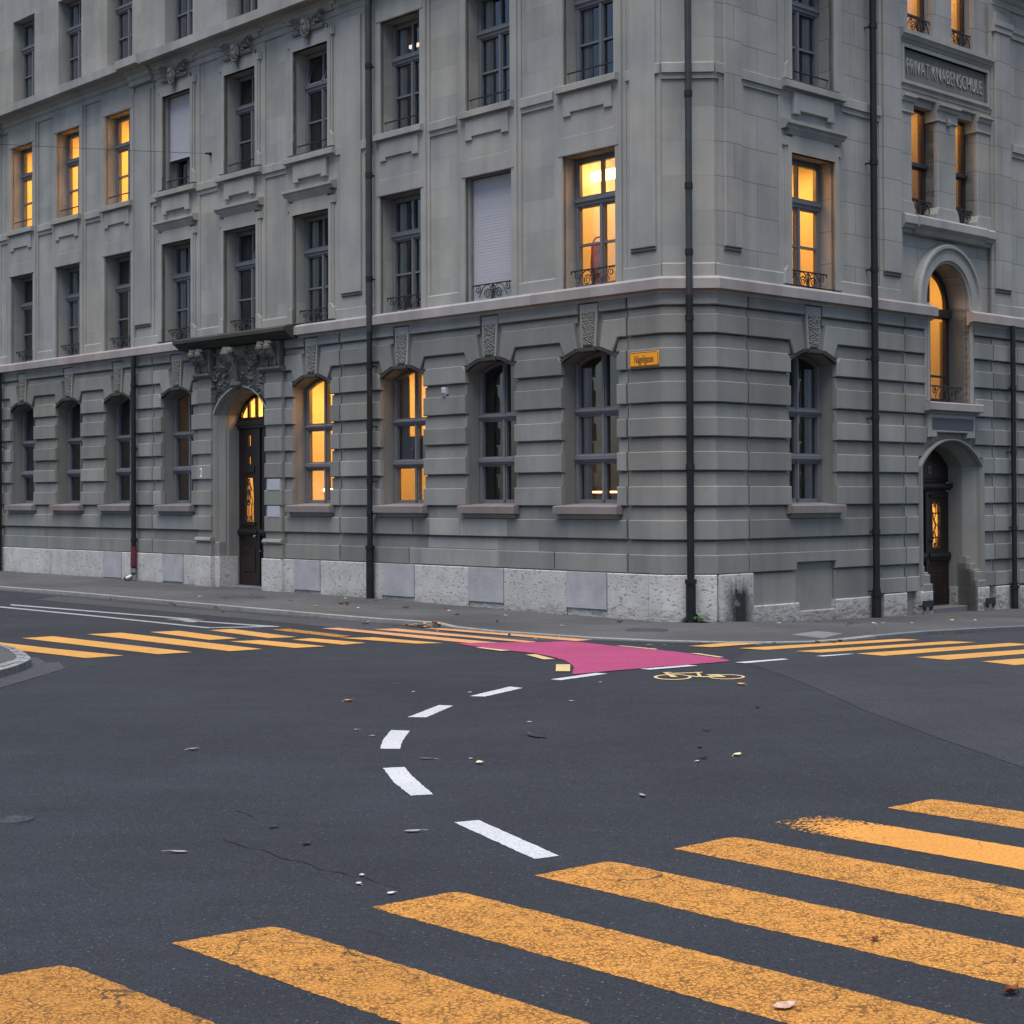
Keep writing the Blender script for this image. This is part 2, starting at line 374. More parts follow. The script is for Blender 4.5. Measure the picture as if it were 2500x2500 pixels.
def ball(mb, c, rx_, ry_, rz_, mat, ax=None, nu=8, nv=5, tone=1.0):
    X, Y, Z = ax if ax else (Vector((1, 0, 0)), Vector((0, 1, 0)), Vector((0, 0, 1)))
    P = lambda a, b: Vector(c)+X*(rx_*math.cos(a)*math.cos(b))+Y*(ry_*math.sin(a)*math.cos(b))+Z*(rz_*math.sin(b))
    for i in range(nu):
        for j in range(nv):
            a0, a1 = 2*math.pi*i/nu, 2*math.pi*(i+1)/nu; b0, b1 = -math.pi/2+math.pi*j/nv, -math.pi/2+math.pi*(j+1)/nv
            q = [P(a0, b0), P(a1, b0), P(a1, b1), P(a0, b1)]
            if j == 0: q = [q[0], q[2], q[3]]
            if j == nv-1: q = q[:3]
            mb.face(q, [(0, 0)]*len(q), mat, tone)
def lathe(mb, c, prof, mat, n=12, tone=1.0):
    for (r0, z0), (r1, z1) in zip(prof, prof[1:]):
        for k in range(n):
            a, b = 2*math.pi*k/n, 2*math.pi*(k+1)/n
            q = [Vector((c[0]+r*math.cos(t), c[1]+r*math.sin(t), c[2]+z)) for r, z, t in ((r0, z0, a), (r0, z0, b), (r1, z1, b), (r1, z1, a))]
            mb.face(q, [(0, 0)]*4, mat, tone)
def arch(c, half, z0, zs, zc, n=14, flip=False):
    """opening outline: jambs from z0 to spring zs, segmental/round arch to crown zc"""
    h = zc-zs
    r = (half*half+h*h)/(2*h); cz = zc-r; a0 = math.asin(min(1, half/r))
    if h > half*.98: a0 = math.pi/2
    top = [(c+r*math.sin(a0-2*a0*i/n), cz+r*math.cos(a0-2*a0*i/n)) for i in range(n+1)]
    return [(c-half, z0), (c+half, z0)]+top
def arch_z(x, half, zs, zc):
    h = zc-zs; r = (half*half+h*h)/(2*h); x = min(abs(x), half); return zc-r+math.sqrt(max(0, r*r-x*x))
def ground_z(x, y):
    u = (x-C0.x)*dR.x+(y-C0.y)*dR.y; ks = BR
    if u <= ks[0][0]: return 0.0
    for (a, za), (b, zb) in zip(ks, ks[1:]):
        if u <= b: return za+(zb-za)*(u-a)/(b-a)
    return ks[-1][1]
BR = [(.55, 0), (2.5, -.094), (4.9, -.158), (7.3, -.19), (9.4, -.267), (14, -.40), (40, -.9)]
def lay(name, polys, mat, dz, parent=None, holes=None, jit=0.0, uvs=None, tone=None, step=.25):
    """flat sheet(s) draped on the road, dz above it; edges subdivided (and roughened by jit)"""
    bm = bmesh.new(); uvl = bm.loops.layers.uv.new("UVMap"); tl = bm.faces.layers.float.new("tone")
    for pi, poly in enumerate(polys):
        pts = []
        n = len(poly)
        for i in range(n):
            a, c = Vector(poly[i]), Vector(poly[(i+1) % n]); k = max(1, int((c-a).length/step)); d = (c-a)
            nr = Vector((-d.y, d.x)).normalized() if d.length > 0 else Vector((0, 0))
            for j in range(k):
                q = a+d*(j/k)
                if jit and j > 0: q = q+nr*random.uniform(-jit, jit)
                pts.append(q)
        loops = [pts]
        if holes: loops.append([Vector(q) for q in holes[pi]])
        fl = [q for lp in loops for q in lp]; vs_ = [bm.verts.new((q.x, q.y, 0)) for q in fl]
        for t in tessellate_polygon([[Vector((q.x, q.y, 0)) for q in lp] for lp in loops]):
            try: f = bm.faces.new([vs_[i] for i in t])
            except ValueError: continue
            f[tl] = tone[pi] if tone else 1.0
            for lo in f.loops:
                co = lo.vert.co
                if uvs: o, ax, ay = uvs[pi]; d = Vector((co.x, co.y))-Vector(o); lo[uvl].uv = (d.dot(Vector(ax)), d.dot(Vector(ay)))
                else: lo[uvl].uv = (co.x, co.y)
    for u, _ in BR[:-1]:
        bmesh.ops.bisect_plane(bm, geom=bm.verts[:]+bm.edges[:]+bm.faces[:], plane_co=(C0.x+dR.x*u, C0.y+dR.y*u, 0), plane_no=(dR.x, dR.y, 0), dist=1e-5)
    for v in bm.verts: v.co.z = ground_z(v.co.x, v.co.y)+dz
    bmesh.ops.recalc_face_normals(bm, faces=bm.faces[:])
    for f in bm.faces:
        if f.normal.z < 0: f.normal_flip()
    me = bpy.data.meshes.new(name); bm.to_mesh(me); bm.free(); me.materials.append(MAT[mat])
    o = bpy.data.objects.new(name, me); COL.objects.link(o)
    if parent: o.parent = parent
    return o
def empty(name, loc=(0, 0, 0)):
    o = bpy.data.objects.new(name, None); COL.objects.link(o); o.location = loc; o.empty_display_size = .2; return o
def tag(o, label=None, cat=None, group=None, kind=None):
    for k, v in (('label', label), ('category', cat), ('group', group), ('kind', kind)):
        if v: o[k] = v
    return o
def reparent(o, p): o.parent = p; o.matrix_parent_inverse = Matrix.Translation(-p.location)
def text_mesh(name, txt, size, depth, W, u, z, w_, mat, parent=None, sx=1.0, align='CENTER', off=0.0, mirror=False, spacing=1.0):
    cu_ = bpy.data.curves.new(name, 'FONT'); cu_.body = txt; cu_.size = size; cu_.extrude = depth/2; cu_.align_x = align; cu_.align_y = 'CENTER'; cu_.offset = off; cu_.space_character = spacing
    o = bpy.data.objects.new(name, cu_); COL.objects.link(o)
    me = bpy.data.meshes.new_from_object(o.evaluated_get(bpy.context.evaluated_depsgraph_get()))
    bpy.data.objects.remove(o); bpy.data.curves.remove(cu_)
    e = -1 if W is L else 1                                   # reading direction runs left to right in the street
    for v in me.vertices: v.co = W.p(u+e*v.co.x*sx, z+v.co.y, w_+v.co.z)
    a = me.attributes.new("tone", 'FLOAT', 'FACE'); a.data.foreach_set("value", [1.0]*len(me.polygons))
    me.materials.clear(); me.materials.append(MAT[mat]); me.update()
    o = bpy.data.objects.new(name, me); COL.objects.link(o)
    if parent: o.parent = parent
    return o

# ---------------------------------------------------------------- ground, roads, pavement
G=dict(
 cw_left=[[[-7.3,21.604],[-7.46,22.505],[-6.785,21.739],[-5.791,20.789],[-4.695,19.845],[-5.082,19.56],[-6.52,20.892]],[[-6.691,22.387],[-6.346,22.677],[-3.948,20.247],[-4.32,20.003]],[[-5.959,22.992],[-5.544,23.242],[-3.144,20.637],[-3.51,20.369]],[[-5.151,23.333],[-4.779,23.537],[-3.712,22.205],[-4.059,21.99]],[[-3.751,21.767],[-3.371,21.944],[-2.384,20.985],[-2.755,20.765]],[[-4.358,23.611],[-4.075,23.825],[-2.941,22.389],[-3.301,22.237]],[[-2.955,22.007],[-2.717,22.211],[-1.911,21.452],[-2.19,21.203]],[[-3.467,23.663],[-3.262,23.844],[-2.203,22.526],[-2.378,22.33]],[[-2.361,22.245],[-1.878,22.308],[-0.903,21.378],[-1.245,21.315]],[[-2.781,23.878],[-2.543,23.964],[-0.172,21.409],[-0.558,21.363]],[[-2.01,23.689],[-1.68,23.788],[0.313,21.544],[0.201,21.408]],[[-1.289,23.788],[-1.028,23.795],[1.056,21.799],[0.838,21.601]]],
 cw_right=[[[2.224,20.807],[2.779,21.251],[3.26,21.169],[2.498,20.635]],[[2.816,20.478],[3.119,20.253],[5.347,21.564],[5.123,21.734]],[[3.451,20.059],[3.726,19.871],[5.979,21.191],[5.668,21.36]],[[4.128,19.735],[4.391,19.435],[6.608,20.846],[6.372,21.067]],[[4.723,19.256],[5.01,18.933],[7.193,20.297],[6.952,20.551]],[[5.351,18.737],[5.603,18.316],[7.763,19.75],[7.551,20.031]]],
 guide=[[[-0.909,14.214],[-0.748,14.197],[-0.544,14.982],[-0.676,15.027]],[[-0.411,15.694],[-0.264,15.659],[0.1,16.351],[-0.029,16.47]],[[-1.006,12.441],[-0.852,12.418],[-0.862,12.826],[-0.84,13.379],[-0.996,13.427],[-1.02,12.931]],[[-0.914,11.547],[-0.766,11.585],[-0.693,11.227],[-0.512,10.519],[-0.652,10.475],[-0.79,10.945]],[[-0.346,9.611],[-0.202,9.671],[0.242,8.704],[0.109,8.633]],[[0.391,17.109],[0.498,17.034],[1.018,17.641],[0.895,17.722]]],
 edge=[[[1.399,18.075],[1.508,17.982],[2.077,18.389],[1.973,18.474]],[[2.535,18.748],[2.642,18.648],[3.205,19.064],[3.146,19.153]],[[3.591,19.454],[3.66,19.387],[4.107,19.695],[4.012,19.699]]],
 ydash=[[[-0.474,20.686],[-0.38,20.682],[-0.033,20.27],[-0.137,20.204]],[[0.159,19.72],[0.275,19.781],[0.492,19.168],[0.358,19.136]],[[0.491,18.564],[0.641,18.57],[0.647,18.465],[0.621,17.829],[0.466,17.834]],[[1.32,20.86],[1.382,20.872],[1.803,20.391],[1.765,20.322]],[[2.138,19.827],[2.233,19.823],[2.488,19.317],[2.423,19.295]]],
 pink=[[-0.727,21.293],[-0.358,21.401],[0.001,21.417],[0.5,21.489],[0.67,21.576],[0.899,21.409],[1.305,20.831],[1.796,20.307],[1.948,20.12],[2.161,19.813],[2.147,19.734],[2.418,19.257],[2.514,18.906],[2.093,18.586],[1.587,18.281],[1.403,18.119],[1.012,17.836],[0.627,17.532],[0.666,17.958],[0.675,18.349],[0.652,18.699],[0.591,19.065],[0.501,19.382],[0.283,19.915],[-0.026,20.269],[-0.359,20.638]],
 park=[[[-9.065,29.046],[-8.959,28.706],[-6.539,26.211],[-4.494,23.979],[-4.443,23.938],[-4.422,23.956],[-4.458,24.153],[-4.538,24.215],[-6.61,26.494]],[[-9.053,29.619],[-4.802,25.626],[-5.501,25.907],[-3.608,24.409],[-3.44,24.281],[-3.454,24.163],[-4.426,23.976],[-4.447,24.093],[-3.748,24.296],[-5.472,25.771],[-4.761,25.405],[-8.945,29.266]],[[-5.101,25.25],[-5.007,25.353],[-4.805,25.235],[-4.878,25.111]]],
 bike_wheels=[[[[1.883,17.251],[1.865,17.171],[1.828,17.1],[1.778,17.044],[1.719,17.01],[1.656,17.0],[1.596,17.014],[1.544,17.052],[1.504,17.111],[1.482,17.184],[1.479,17.265],[1.496,17.347],[1.532,17.42],[1.582,17.478],[1.643,17.514],[1.708,17.525],[1.77,17.509],[1.823,17.469],[1.862,17.408],[1.882,17.333]],[[1.848,17.253],[1.833,17.191],[1.804,17.136],[1.763,17.093],[1.714,17.067],[1.662,17.059],[1.612,17.07],[1.569,17.1],[1.536,17.145],[1.518,17.202],[1.515,17.264],[1.529,17.326],[1.558,17.383],[1.599,17.427],[1.648,17.454],[1.701,17.463],[1.753,17.451],[1.796,17.42],[1.829,17.373],[1.846,17.315]]],[[[2.44,17.252],[2.42,17.181],[2.384,17.118],[2.335,17.069],[2.277,17.039],[2.216,17.03],[2.158,17.043],[2.109,17.077],[2.073,17.129],[2.053,17.194],[2.052,17.266],[2.07,17.338],[2.106,17.402],[2.156,17.453],[2.215,17.485],[2.277,17.494],[2.336,17.481],[2.386,17.445],[2.422,17.391],[2.441,17.325]],[[2.41,17.253],[2.394,17.199],[2.364,17.151],[2.323,17.114],[2.275,17.091],[2.223,17.084],[2.174,17.094],[2.132,17.12],[2.101,17.16],[2.083,17.21],[2.082,17.265],[2.097,17.319],[2.126,17.368],[2.168,17.407],[2.217,17.431],[2.269,17.438],[2.319,17.427],[2.362,17.4],[2.393,17.359],[2.41,17.308]]]],
 bike_bars=[[[1.619,17.729],[1.712,17.747],[1.706,17.683],[1.641,17.664]],[[1.619,17.729],[1.653,17.728],[1.738,17.266],[1.664,17.249]],[[1.691,17.641],[1.994,17.705],[1.986,17.641],[1.695,17.567]],[[1.955,17.717],[2.049,17.735],[2.041,17.671],[1.954,17.653]],[[1.973,17.674],[2.007,17.672],[1.988,17.258],[1.949,17.259]],[[1.733,17.493],[1.757,17.513],[1.968,17.279],[1.939,17.219]],[[1.976,17.299],[2.237,17.29],[2.228,17.219],[1.972,17.218]],[[2.056,17.461],[2.196,17.497],[2.231,17.249],[2.069,17.377]]],
 patch_dark_edge=[[2.517,18.93],[2.618,19.048],[2.676,18.626],[2.888,17.262],[3.01,16.121],[3.116,14.543],[3.342,12.817],[3.56,11.458]],
 kerb=[[-11.587,35.425],[-10.794,34.585],[-8.705,32.427],[-6.815,30.281],[-4.564,27.754],[-2.919,25.933],[-2.212,25.173],[-1.546,24.654],[-1.189,24.4],[-0.895,23.705],[-0.296,23.033],[0.995,21.979],[1.869,21.506],[2.802,21.225],[3.428,21.199],[3.906,21.267],[4.339,21.521],[4.86,21.935],[5.646,22.471],[6.865,23.968],[7.674,24.645],[9.392,25.996]],
 isl_out=[[-6.955,20.983],[-6.429,20.6],[-6.234,20.312],[-6.037,19.964],[-5.802,19.498],[-5.609,19.055],[-5.492,18.727],[-5.444,18.516],[-5.42,18.232],[-5.41,17.85],[-5.441,17.433],[-5.521,16.657]],
 isl_in=[[-6.739,20.332],[-6.341,20.316],[-6.155,19.969],[-5.949,19.504],[-5.789,19.123],[-5.686,18.841],[-5.631,18.581],[-5.615,18.295],[-5.634,18.052],[-5.748,17.343]],
 apron=[[-5.268,15.894],[-5.152,16.507],[-5.008,18.363],[-5.135,18.738],[-5.278,19.104],[-5.406,19.011],[-5.525,19.298],[-5.692,19.661],[-5.801,19.731],[-5.802,19.498],[-5.609,19.055],[-5.492,18.727],[-5.444,18.516],[-5.42,18.232],[-5.41,17.85],[-5.441,17.433],[-5.521,16.657]],
 covers=[[-2.963,9.729],[-4.99,30.531],[1.896,23.142],[-0.622,28.25]],
 grate=[[3.796,22.331],[4.235,22.813],[4.496,22.33],[4.097,21.662]],
 leaves=[[-1.53,15.304],[-2.412,12.401],[-1.278,13.423],[-1.8,8.815],[-0.76,8.254],[-0.758,8.076],[-0.417,15.954],[0.543,15.255],[0.9,16.776],[0.14,13.837],[0.18,13.033],[-0.625,11.917],[-0.304,11.91],[-0.238,11.713],[-0.567,9.337],[-0.586,7.88],[0.819,10.424],[-1.118,13.077],[-0.972,16.018],[-1.181,16.726],[1.571,13.314],[1.375,11.896],[1.639,12.029],[1.315,11.76],[1.411,12.428],[2.193,14.738],[2.295,16.509],[1.005,6.108],[1.891,6.265],[1.539,7.02],[-1.25,24.077],[-2.791,25.071],[5.309,22.071],[-1.38,9.476],[-1.133,9.015]],
 crack=[[[-1.983,10.299],[-1.814,10.156],[-1.609,9.908],[-1.508,9.702],[-1.397,9.559]],[[-1.726,9.295],[-1.546,9.062],[-1.32,8.816],[-1.083,8.56],[-0.944,8.383],[-0.765,8.233],[-0.692,8.13],[-0.451,7.874]],[[0.421,9.152],[0.654,8.998],[0.849,8.858]]],
)

def P2(v): return [tuple(q) for q in v]
lay("road", [[(-90, -40), (90, -40), (90, 160), (-90, 160)]], "asphalt_new", 0.0, step=500); tag(bpy.data.objects["road"], kind="structure")
o = lay("road_older_surface", [P2(G["patch_dark_edge"])+[(12, 9), (40, 30), (40, 60), (9, 26), (6.9, 23.95), (5.65, 22.4), (4.86, 21.87), (4.34, 21.45), (3.9, 21.2), (3.2, 21.12)]], "asphalt_old", .003); tag(o, kind="structure")
o = lay("road_gutter_strip", [[(-40, 64.5), (-11.75, 35.3), (-8.9, 32.2), (-7.0, 30.1), (-4.75, 27.6), (-3.1, 25.8), (-2.4, 25.05), (-1.75, 24.5), (-1.35, 24.2), (-1.06, 23.6), (-.45, 22.9), (.9, 21.85), (1.83, 21.38), (2.8, 21.1), (3.4, 21.08), (3.4, 21.25), (3.4, 22), (0, 24), (-2, 26), (-6, 30), (-11, 35.5), (-39, 65)]], "asphalt_gutter", .0025); tag(o, kind="structure")
o = lay("road_gutter_apron", [[(-3.1, 25.75), (-1.7, 24.4), (-.6, 22.75), (.8, 21.7), (.2, 21.75), (-1.2, 22.6), (-2.9, 24.4), (-5.5, 27.3), (-9, 31), (-8.9, 32.1), (-4.8, 27.5)]], "asphalt_gutter", .0018); tag(o, kind="structure")
# pavement with a kerb that drops to the road at the corner
kb = P2(G["kerb"]); kb = [(kb[0][0]-28, kb[0][1]+29.5)]+kb
kh = [.055]*7+[.055, .05, .045, .035, .025, .018, .014, .012, .012, .014, .018, .03, .05, .06, .06, .06, .06]
kh = kh[:len(kb)]+[.06]*(len(kb)-len(kh)); kb.append((30, 42.5)); kh.append(.06)
BASE = [(-70, .0)]                                                                        # pavement height along the walls
def wall_base_L(u): return [(.55, 0), (3.4, .012), (7.8, .072), (11.2, .07), (18.6, .13), (23, .09), (80, .1)]
def wall_base_R(u): return [(.55, 0), (2.53, -.094), (4.86, -.158), (7.28, -.186), (9.4, -.262), (14, -.36), (60, -.8)]
def interp(t, x):
    if x <= t[0][0]: return t[0][1]
    for (a, za), (b, zb) in zip(t, t[1:]):
        if x <= b: return za+(zb-za)*(x-a)/(b-a)
    return t[-1][1]
mbp = MB(); mbk = MB(); mbd = MB(); inner = []; CW = .12
for i, p in enumerate(kb):
    q = Vector(p); a = Vector(kb[max(0, i-1)]); b = Vector(kb[min(len(kb)-1, i+1)]); d = (b-a).normalized(); nrm = Vector((-d.y, d.x))
    z0 = ground_z(*p); q2 = q+nrm*CW
    uL = (q-C0).dot(dL); uR = (q-C0).dot(dR)
    nz = i/(len(kb)-1)
    if i <= 10: u = max(uL, .62); w_ = L.p(u, interp(wall_base_L(0), u), -.1)
    elif i >= 17: u = max(uR, .6); w_ = Rr.p(u, interp(wall_base_R(0), u), -.1)
    else: t = (i-10.5)/6.5; w_ = Vector((*(C1.lerp(C2, min(1, max(0, t)))), 0)) + Vector((0, .1, 0))
    inner.append((Vector((q.x, q.y, z0-.02)), Vector((q.x, q.y, z0+kh[i])), Vector((q2.x, q2.y, z0+kh[i]+.004)), w_))
for i in range(len(inner)-1):
    A, B = inner[i], inner[i+1]; k = mbk if i < 18 else mbd; mt = "granite_kerb" if i < 18 else "granite_kerb_dark"
    n = max(1, int((B[1]-A[1]).length/1.1))
    for j in range(n):
        t0, t1 = j/n, (j+1)/n; g = lambda m, t: A[m].lerp(B[m], t); tn = rot_(.09)
        k.face([g(0, t0), g(0, t1), g(1, t1), g(1, t0)], [(0, 0)]*4, mt, tn); k.face([g(1, t0), g(1, t1), g(2, t1), g(2, t0)], [(0, 0)]*4, mt, tn)
    m = 6
    for j in range(m):
        e = [A[2].lerp(A[3], j/m), B[2].lerp(B[3], j/m), B[2].lerp(B[3], (j+1)/m), A[2].lerp(A[3], (j+1)/m)]
        mbp.face(e, [(q.x, q.y) for q in e], "asphalt_walk")
from mathutils.bvhtree import BVHTree
PAV = BVHTree.FromPolygons([Vector(v) for v in mbp.v], mbp.f)
def pave_z(x, y):
    h = PAV.ray_cast(Vector((x, y, 5)), Vector((0, 0, -1))); return h[0].z if h[0] else ground_z(x, y)
tag(mbp.build("pavement"), kind="structure"); tag(mbk.build("kerb"), kind="structure"); tag(mbd.build("kerb_low"), kind="structure")
# opposite pavement corner at the left edge
mb = MB(); 
def resample(p, n):
    d = [0]
    for a, b in zip(p, p[1:]): d.append(d[-1]+math.dist(a, b))
    out = []
    for k in range(n):
        x = d[-1]*k/(n-1); i = max(j for j in range(len(p)-1) if d[j] <= x+1e-9); t = (x-d[i])/(d[i+1]-d[i]); out.append((p[i][0]+(p[i+1][0]-p[i][0])*t, p[i][1]+(p[i+1][1]-p[i][1])*t))
    return out
A = [(-34, 50)]+resample(P2(G["isl_out"]), 22)+[(-6.2, 12), (-9.5, -4)]; B = [(-34.2, 49.7)]+resample(P2(G["isl_in"]), 22)+[(-6.55, 12), (-9.85, -4)]
for i in range(len(A)-1):
    n = max(1, round(math.dist(A[i], A[i+1])/.32))
    for j in range(n):
        f = lambda a, t: (a[i][0]+(a[i+1][0]-a[i][0])*t, a[i][1]+(a[i+1][1]-a[i][1])*t)
        t0, t1 = j/n, (j+1)/n; g = .022
        a0, a1, b0, b1 = f(A, t0+g), f(A, t1-g), f(B, t0+g), f(B, t1-g); tn = rot_(.15); z = .085+random.uniform(0, .006)
        mid = lambda p, q, s: (p[0]+(q[0]-p[0])*s, p[1]+(q[1]-p[1])*s)
        for s0, s1 in ((0, .47), (.5, 1)):
            c = [mid(a0, b0, s0), mid(a1, b1, s0), mid(a1, b1, s1), mid(a0, b0, s1)]; zz = z+random.uniform(-.004, .004)
            mb.face([(*p, zz) for p in c], [(0, 0)]*4, "cobble", tn*rot_(.1))
            for p, q in zip(c, c[1:]+c[:1]): mb.face([(*p, 0), (*q, 0), (*q, zz), (*p, zz)], [(0, 0)]*4, "cobble", tn*.8)
tag(mb.build("kerb_stones"), kind="structure")
o = lay("pavement_opposite", [B+[(-60, -4), (-60, 50)]], "asphalt_walk", .078); tag(o, kind="structure")
o = lay("pavement_apron", [P2(G["apron"])], "asphalt_gutter", .004); tag(o, kind="structure")

# ---------------------------------------------------------------- the corner building
BLD = empty("school_building", (C0.x, C0.y, 0))
tag(BLD, "grey sandstone corner school building with rusticated ground floor and some orange lit windows", "building")
def adopt(o, p):
    o.parent = p
    if p.type == 'EMPTY': o.matrix_parent_inverse = Matrix.Translation(-p.location)
    return o
def part(mb, name, parent=None, **k): return adopt(mb.build(name, **k), parent or BLD)

BANDS = [(4.39, 4.68), (3.87, 4.17), (3.34, 3.66), (2.82, 3.11), (2.30, 2.59), (1.76, 2.06), (1.24, 1.54), (.72, 1.01)]
HG = .635                                   # half width of the arched ground floor windows
GA = dict(z0=1.76, zs=4.05, zc=4.25)
LW = [2.12, 4.46, 6.81, 9.55, 14.41, 16.88, 19.17, 21.5]; RW = [2.99]
LF = [2.08, 4.46, 6.81, 9.52, 11.94, 14.35, 16.84, 19.15, 21.47]
DC = 11.97                                   # door centre on the long wall
TC = 7.02                                    # tower bay centre on the short wall
HF, HF2 = .585, .56; REV = .32
F1 = (5.25, 7.39); F2 = (8.53, 10.58); F3 = (11.68, 13.74)

gf = lambda c: arch(c, HG, GA['z0'], GA['zs'], GA['zc'])
door_hole = arch(DC, .93, -.3, 3.62, 4.16)
rdoor_hole = arch(TC, .98, -.6, 2.42, 2.88)
tw_hole = arch(TC, .665, 3.57, 5.36, 6.025, 24)
wl = MB()
slab(wl, L, rect(UL0, 27, -.5, 5.10), -.6, -.038, "sandstone_rustic", holes=[gf(c) for c in LW]+[door_hole], hole_depth=-REV-.06)
slab(wl, Rr, [(UR0, -.9), (TC-.98, -.9)]+rdoor_hole[2:][::-1]+[(TC+.98, -.9), (14, -.9), (14, 5.10), (TC+.665, 5.10), (TC+.665, 3.57), (TC-.665, 3.57), (TC-.665, 5.10), (UR0, 5.10)], -.6, -.038, "sandstone_rustic", holes=[gf(RW[0])], hole_depth=-REV-.06)
slab(wl, K, rect(0, KW, -.5, 5.1), -.3, -.038, "sandstone_rustic")
# ---- rustication
Wb = .047; BV = .012; RB = "sandstone_rustic"
def keybits(W, c, zlo):
    s = MB(); P = lambda x, z: (c+x, z)
    slab(s, W, [P(-.15, 4.24), P(.15, 4.24), P(.205, 4.97), P(-.205, 4.97)], -.05, .03, "sandstone_trim", .008)
    slab(s, W, [P(-.118, 4.30), P(.118, 4.30), P(.155, 4.84), P(-.155, 4.84)], .0, .055, "rough_key", .02)
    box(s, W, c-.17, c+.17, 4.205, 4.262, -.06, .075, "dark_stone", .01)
    pts = [(x, arch_z(x, HG, 4.05, 4.25)) for x in [-.66+.066*i for i in range(21)]]                # dark band over the arch, its soffit shade put into the colour
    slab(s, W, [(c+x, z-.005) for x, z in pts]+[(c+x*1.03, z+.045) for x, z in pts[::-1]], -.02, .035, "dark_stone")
    return s
def tn(): return random.choice([.84, .9, .96, 1.0, 1.0, 1.05, 1.1, 1.2])
def pier(W, ua, ub, ca=None, cb=None, zmin=.7, jt=None):
    """rusticated blocks between ua<ub; ca/cb: centre of the arched window bounding that side"""
    mb = wl
    lo = ca+HG-.02 if ca is not None else ua; hi = cb-HG+.02 if cb is not None else ub
    lo_f = ua if ca is None else ca; hi_f = ub if cb is None else cb
    # frieze band under the belt
    fa = lo_f+.23 if ca is not None else ua; fb = hi_f-.23 if cb is not None else ub
    slab(mb, W, rect(fa, fb, 4.82, 5.0), -.06, Wb, RB, BV, tn())
    # eared voussoir block
    poly = []
    if ca is not None: poly += [(ca+.325, 4.68), (ca+.255, arch_z(.255, HG, 4.05, 4.25)+.05), (ca+.53, arch_z(.53, HG, 4.05, 4.25)+.055), (ca+.64, 4.39)]
    else: poly += [(ua, 4.68), (ua, 4.39)]
    if cb is not None: poly += [(cb-.64, 4.39), (cb-.53, arch_z(.53, HG, 4.05, 4.25)+.055), (cb-.255, arch_z(.255, HG, 4.05, 4.25)+.05), (cb-.325, 4.68)]
    else: poly += [(ub, 4.39), (ub, 4.68)]
    slab(mb, W, poly, -.06, Wb, RB, BV, tn())
    for k, (z0, z1) in enumerate(BANDS[1:6]):
        cuts = [lo]+([jt] if jt else [])+[hi]
        for a, b in zip(cuts, cuts[1:]):
            a_ = a+(.012 if jt and a == jt else 0); b_ = b-(.012 if jt and b == jt else 0)
            p = rect(a_, b_, z0, z1)
            if k == 0:
                p = [(a_, z0), (b_, z0)]
                if cb is not None and b == hi: p += [(b_, z1-.09), (b_-.075, z1)]
                else: p += [(b_, z1)]
                if ca is not None and a == lo: p += [(a_+.075, z1), (a_, z1-.09)]
                else: p += [(a_, z1)]
            slab(mb, W, p, -.06, Wb, RB, BV, tn())
    rs = lambda pl: slab(mb, W, pl, -.06, 0, RB, .006, tn()*.93)  # recessed bands toned darker, their shade put into the stone colour
    rs(rect((ca+.27) if ca is not None else ua, (cb-.27) if cb is not None else ub, 4.68, 4.79))
    p = ([(ca+.565, 4.17), (ca+.62, 4.36)] if ca is not None else [(ua, 4.17), (ua, 4.36)])
    p += ([(cb-.62, 4.36), (cb-.565, 4.17)] if cb is not None else [(ub, 4.36), (ub, 4.17)])
    rs(p)
    for (z0, z1), (y0, y1) in zip(BANDS[1:6], BANDS[2:6]+[(0, 1.76)]):
        if y1 < z0-.1: rs(rect(lo+(.008 if ca is not None else 0), hi-(.008 if cb is not None else 0), y1, z0-.028))
def recess(W, ua, ub, z0, z1, joints=()):
    c = [ua]+[j for j in joints if ua < j < ub]+[ub]
    for a, b in zip(c, c[1:]): slab(wl, W, rect(a+(.002 if a != ua else 0), b-(.002 if b != ub else 0), z0, z1), -.06, 0, RB, .004, tn())
def course(W, ua, ub, z0, z1, joints=()):
    c = [ua]+[j for j in joints if ua < j < ub]+[ub]
    for a, b in zip(c, c[1:]): slab(wl, W, rect(a+(.012 if a != ua else 0), b-(.012 if b != ub else 0), z0, z1), -.06, Wb, RB, BV, tn())
J1, J2, J3 = 8.64, 15.38, 22.4
g = .022
pier(L, 1.305, 0, None, LW[0]); pier(L, 0, 0, LW[0], LW[1]); pier(L, 0, 0, LW[1], LW[2]); pier(L, 0, J1-g, LW[2], None)
pier(L, J1+g, 0, None, LW[3]); pier(L, 0, 10.42, LW[3], None); pier(L, 13.46, 0, None, LW[4]); pier(L, 0, J2-g, LW[4], None)
pier(L, J2+g, 0, None, LW[5]); pier(L, 0, 0, LW[5], LW[6]); pier(L, 0, 0, LW[6], LW[7]); pier(L, 0, J3-g, LW[7], None)
for z0, z1 in BANDS[:6]+[(4.82, 5.0)]: course(L, J3+g, 27, z0, z1, (23.5, 25, 26))
for z0, z1 in BANDS[6:]:
    course(L, 1.305, J1-g, z0, z1, (2.9, 5.1, 6.6) if z0 < 1 else (4.3, 6.5)); course(L, J1+g, 10.42, z0, z1); course(L, 13.46, J2-g, z0, z1); course(L, J2+g, J3-g, z0, z1, (17.6, 20.2)); course(L, J3+g, 27, z0, z1, (24.5,))
for z0, z1 in ((1.54, 1.732), (1.01, 1.212)):
    for a, b, jn in ((1.27, J1, (3.3, 5.9)), (J1, 10.42, ()), (13.46, J2, ()), (J2, J3, (17.9, 20.4)), (J3, 27, (24.9,))): recess(L, a, b, z0, z1, jn)
for (z0, z1), (y0, y1) in zip([(4.82, 5)]+BANDS[:6], BANDS[:6]): recess(L, J3+g, 27, y1, z0-.028, (24.2, 25.6))
ZS = [(4.82, 5.0)]+BANDS
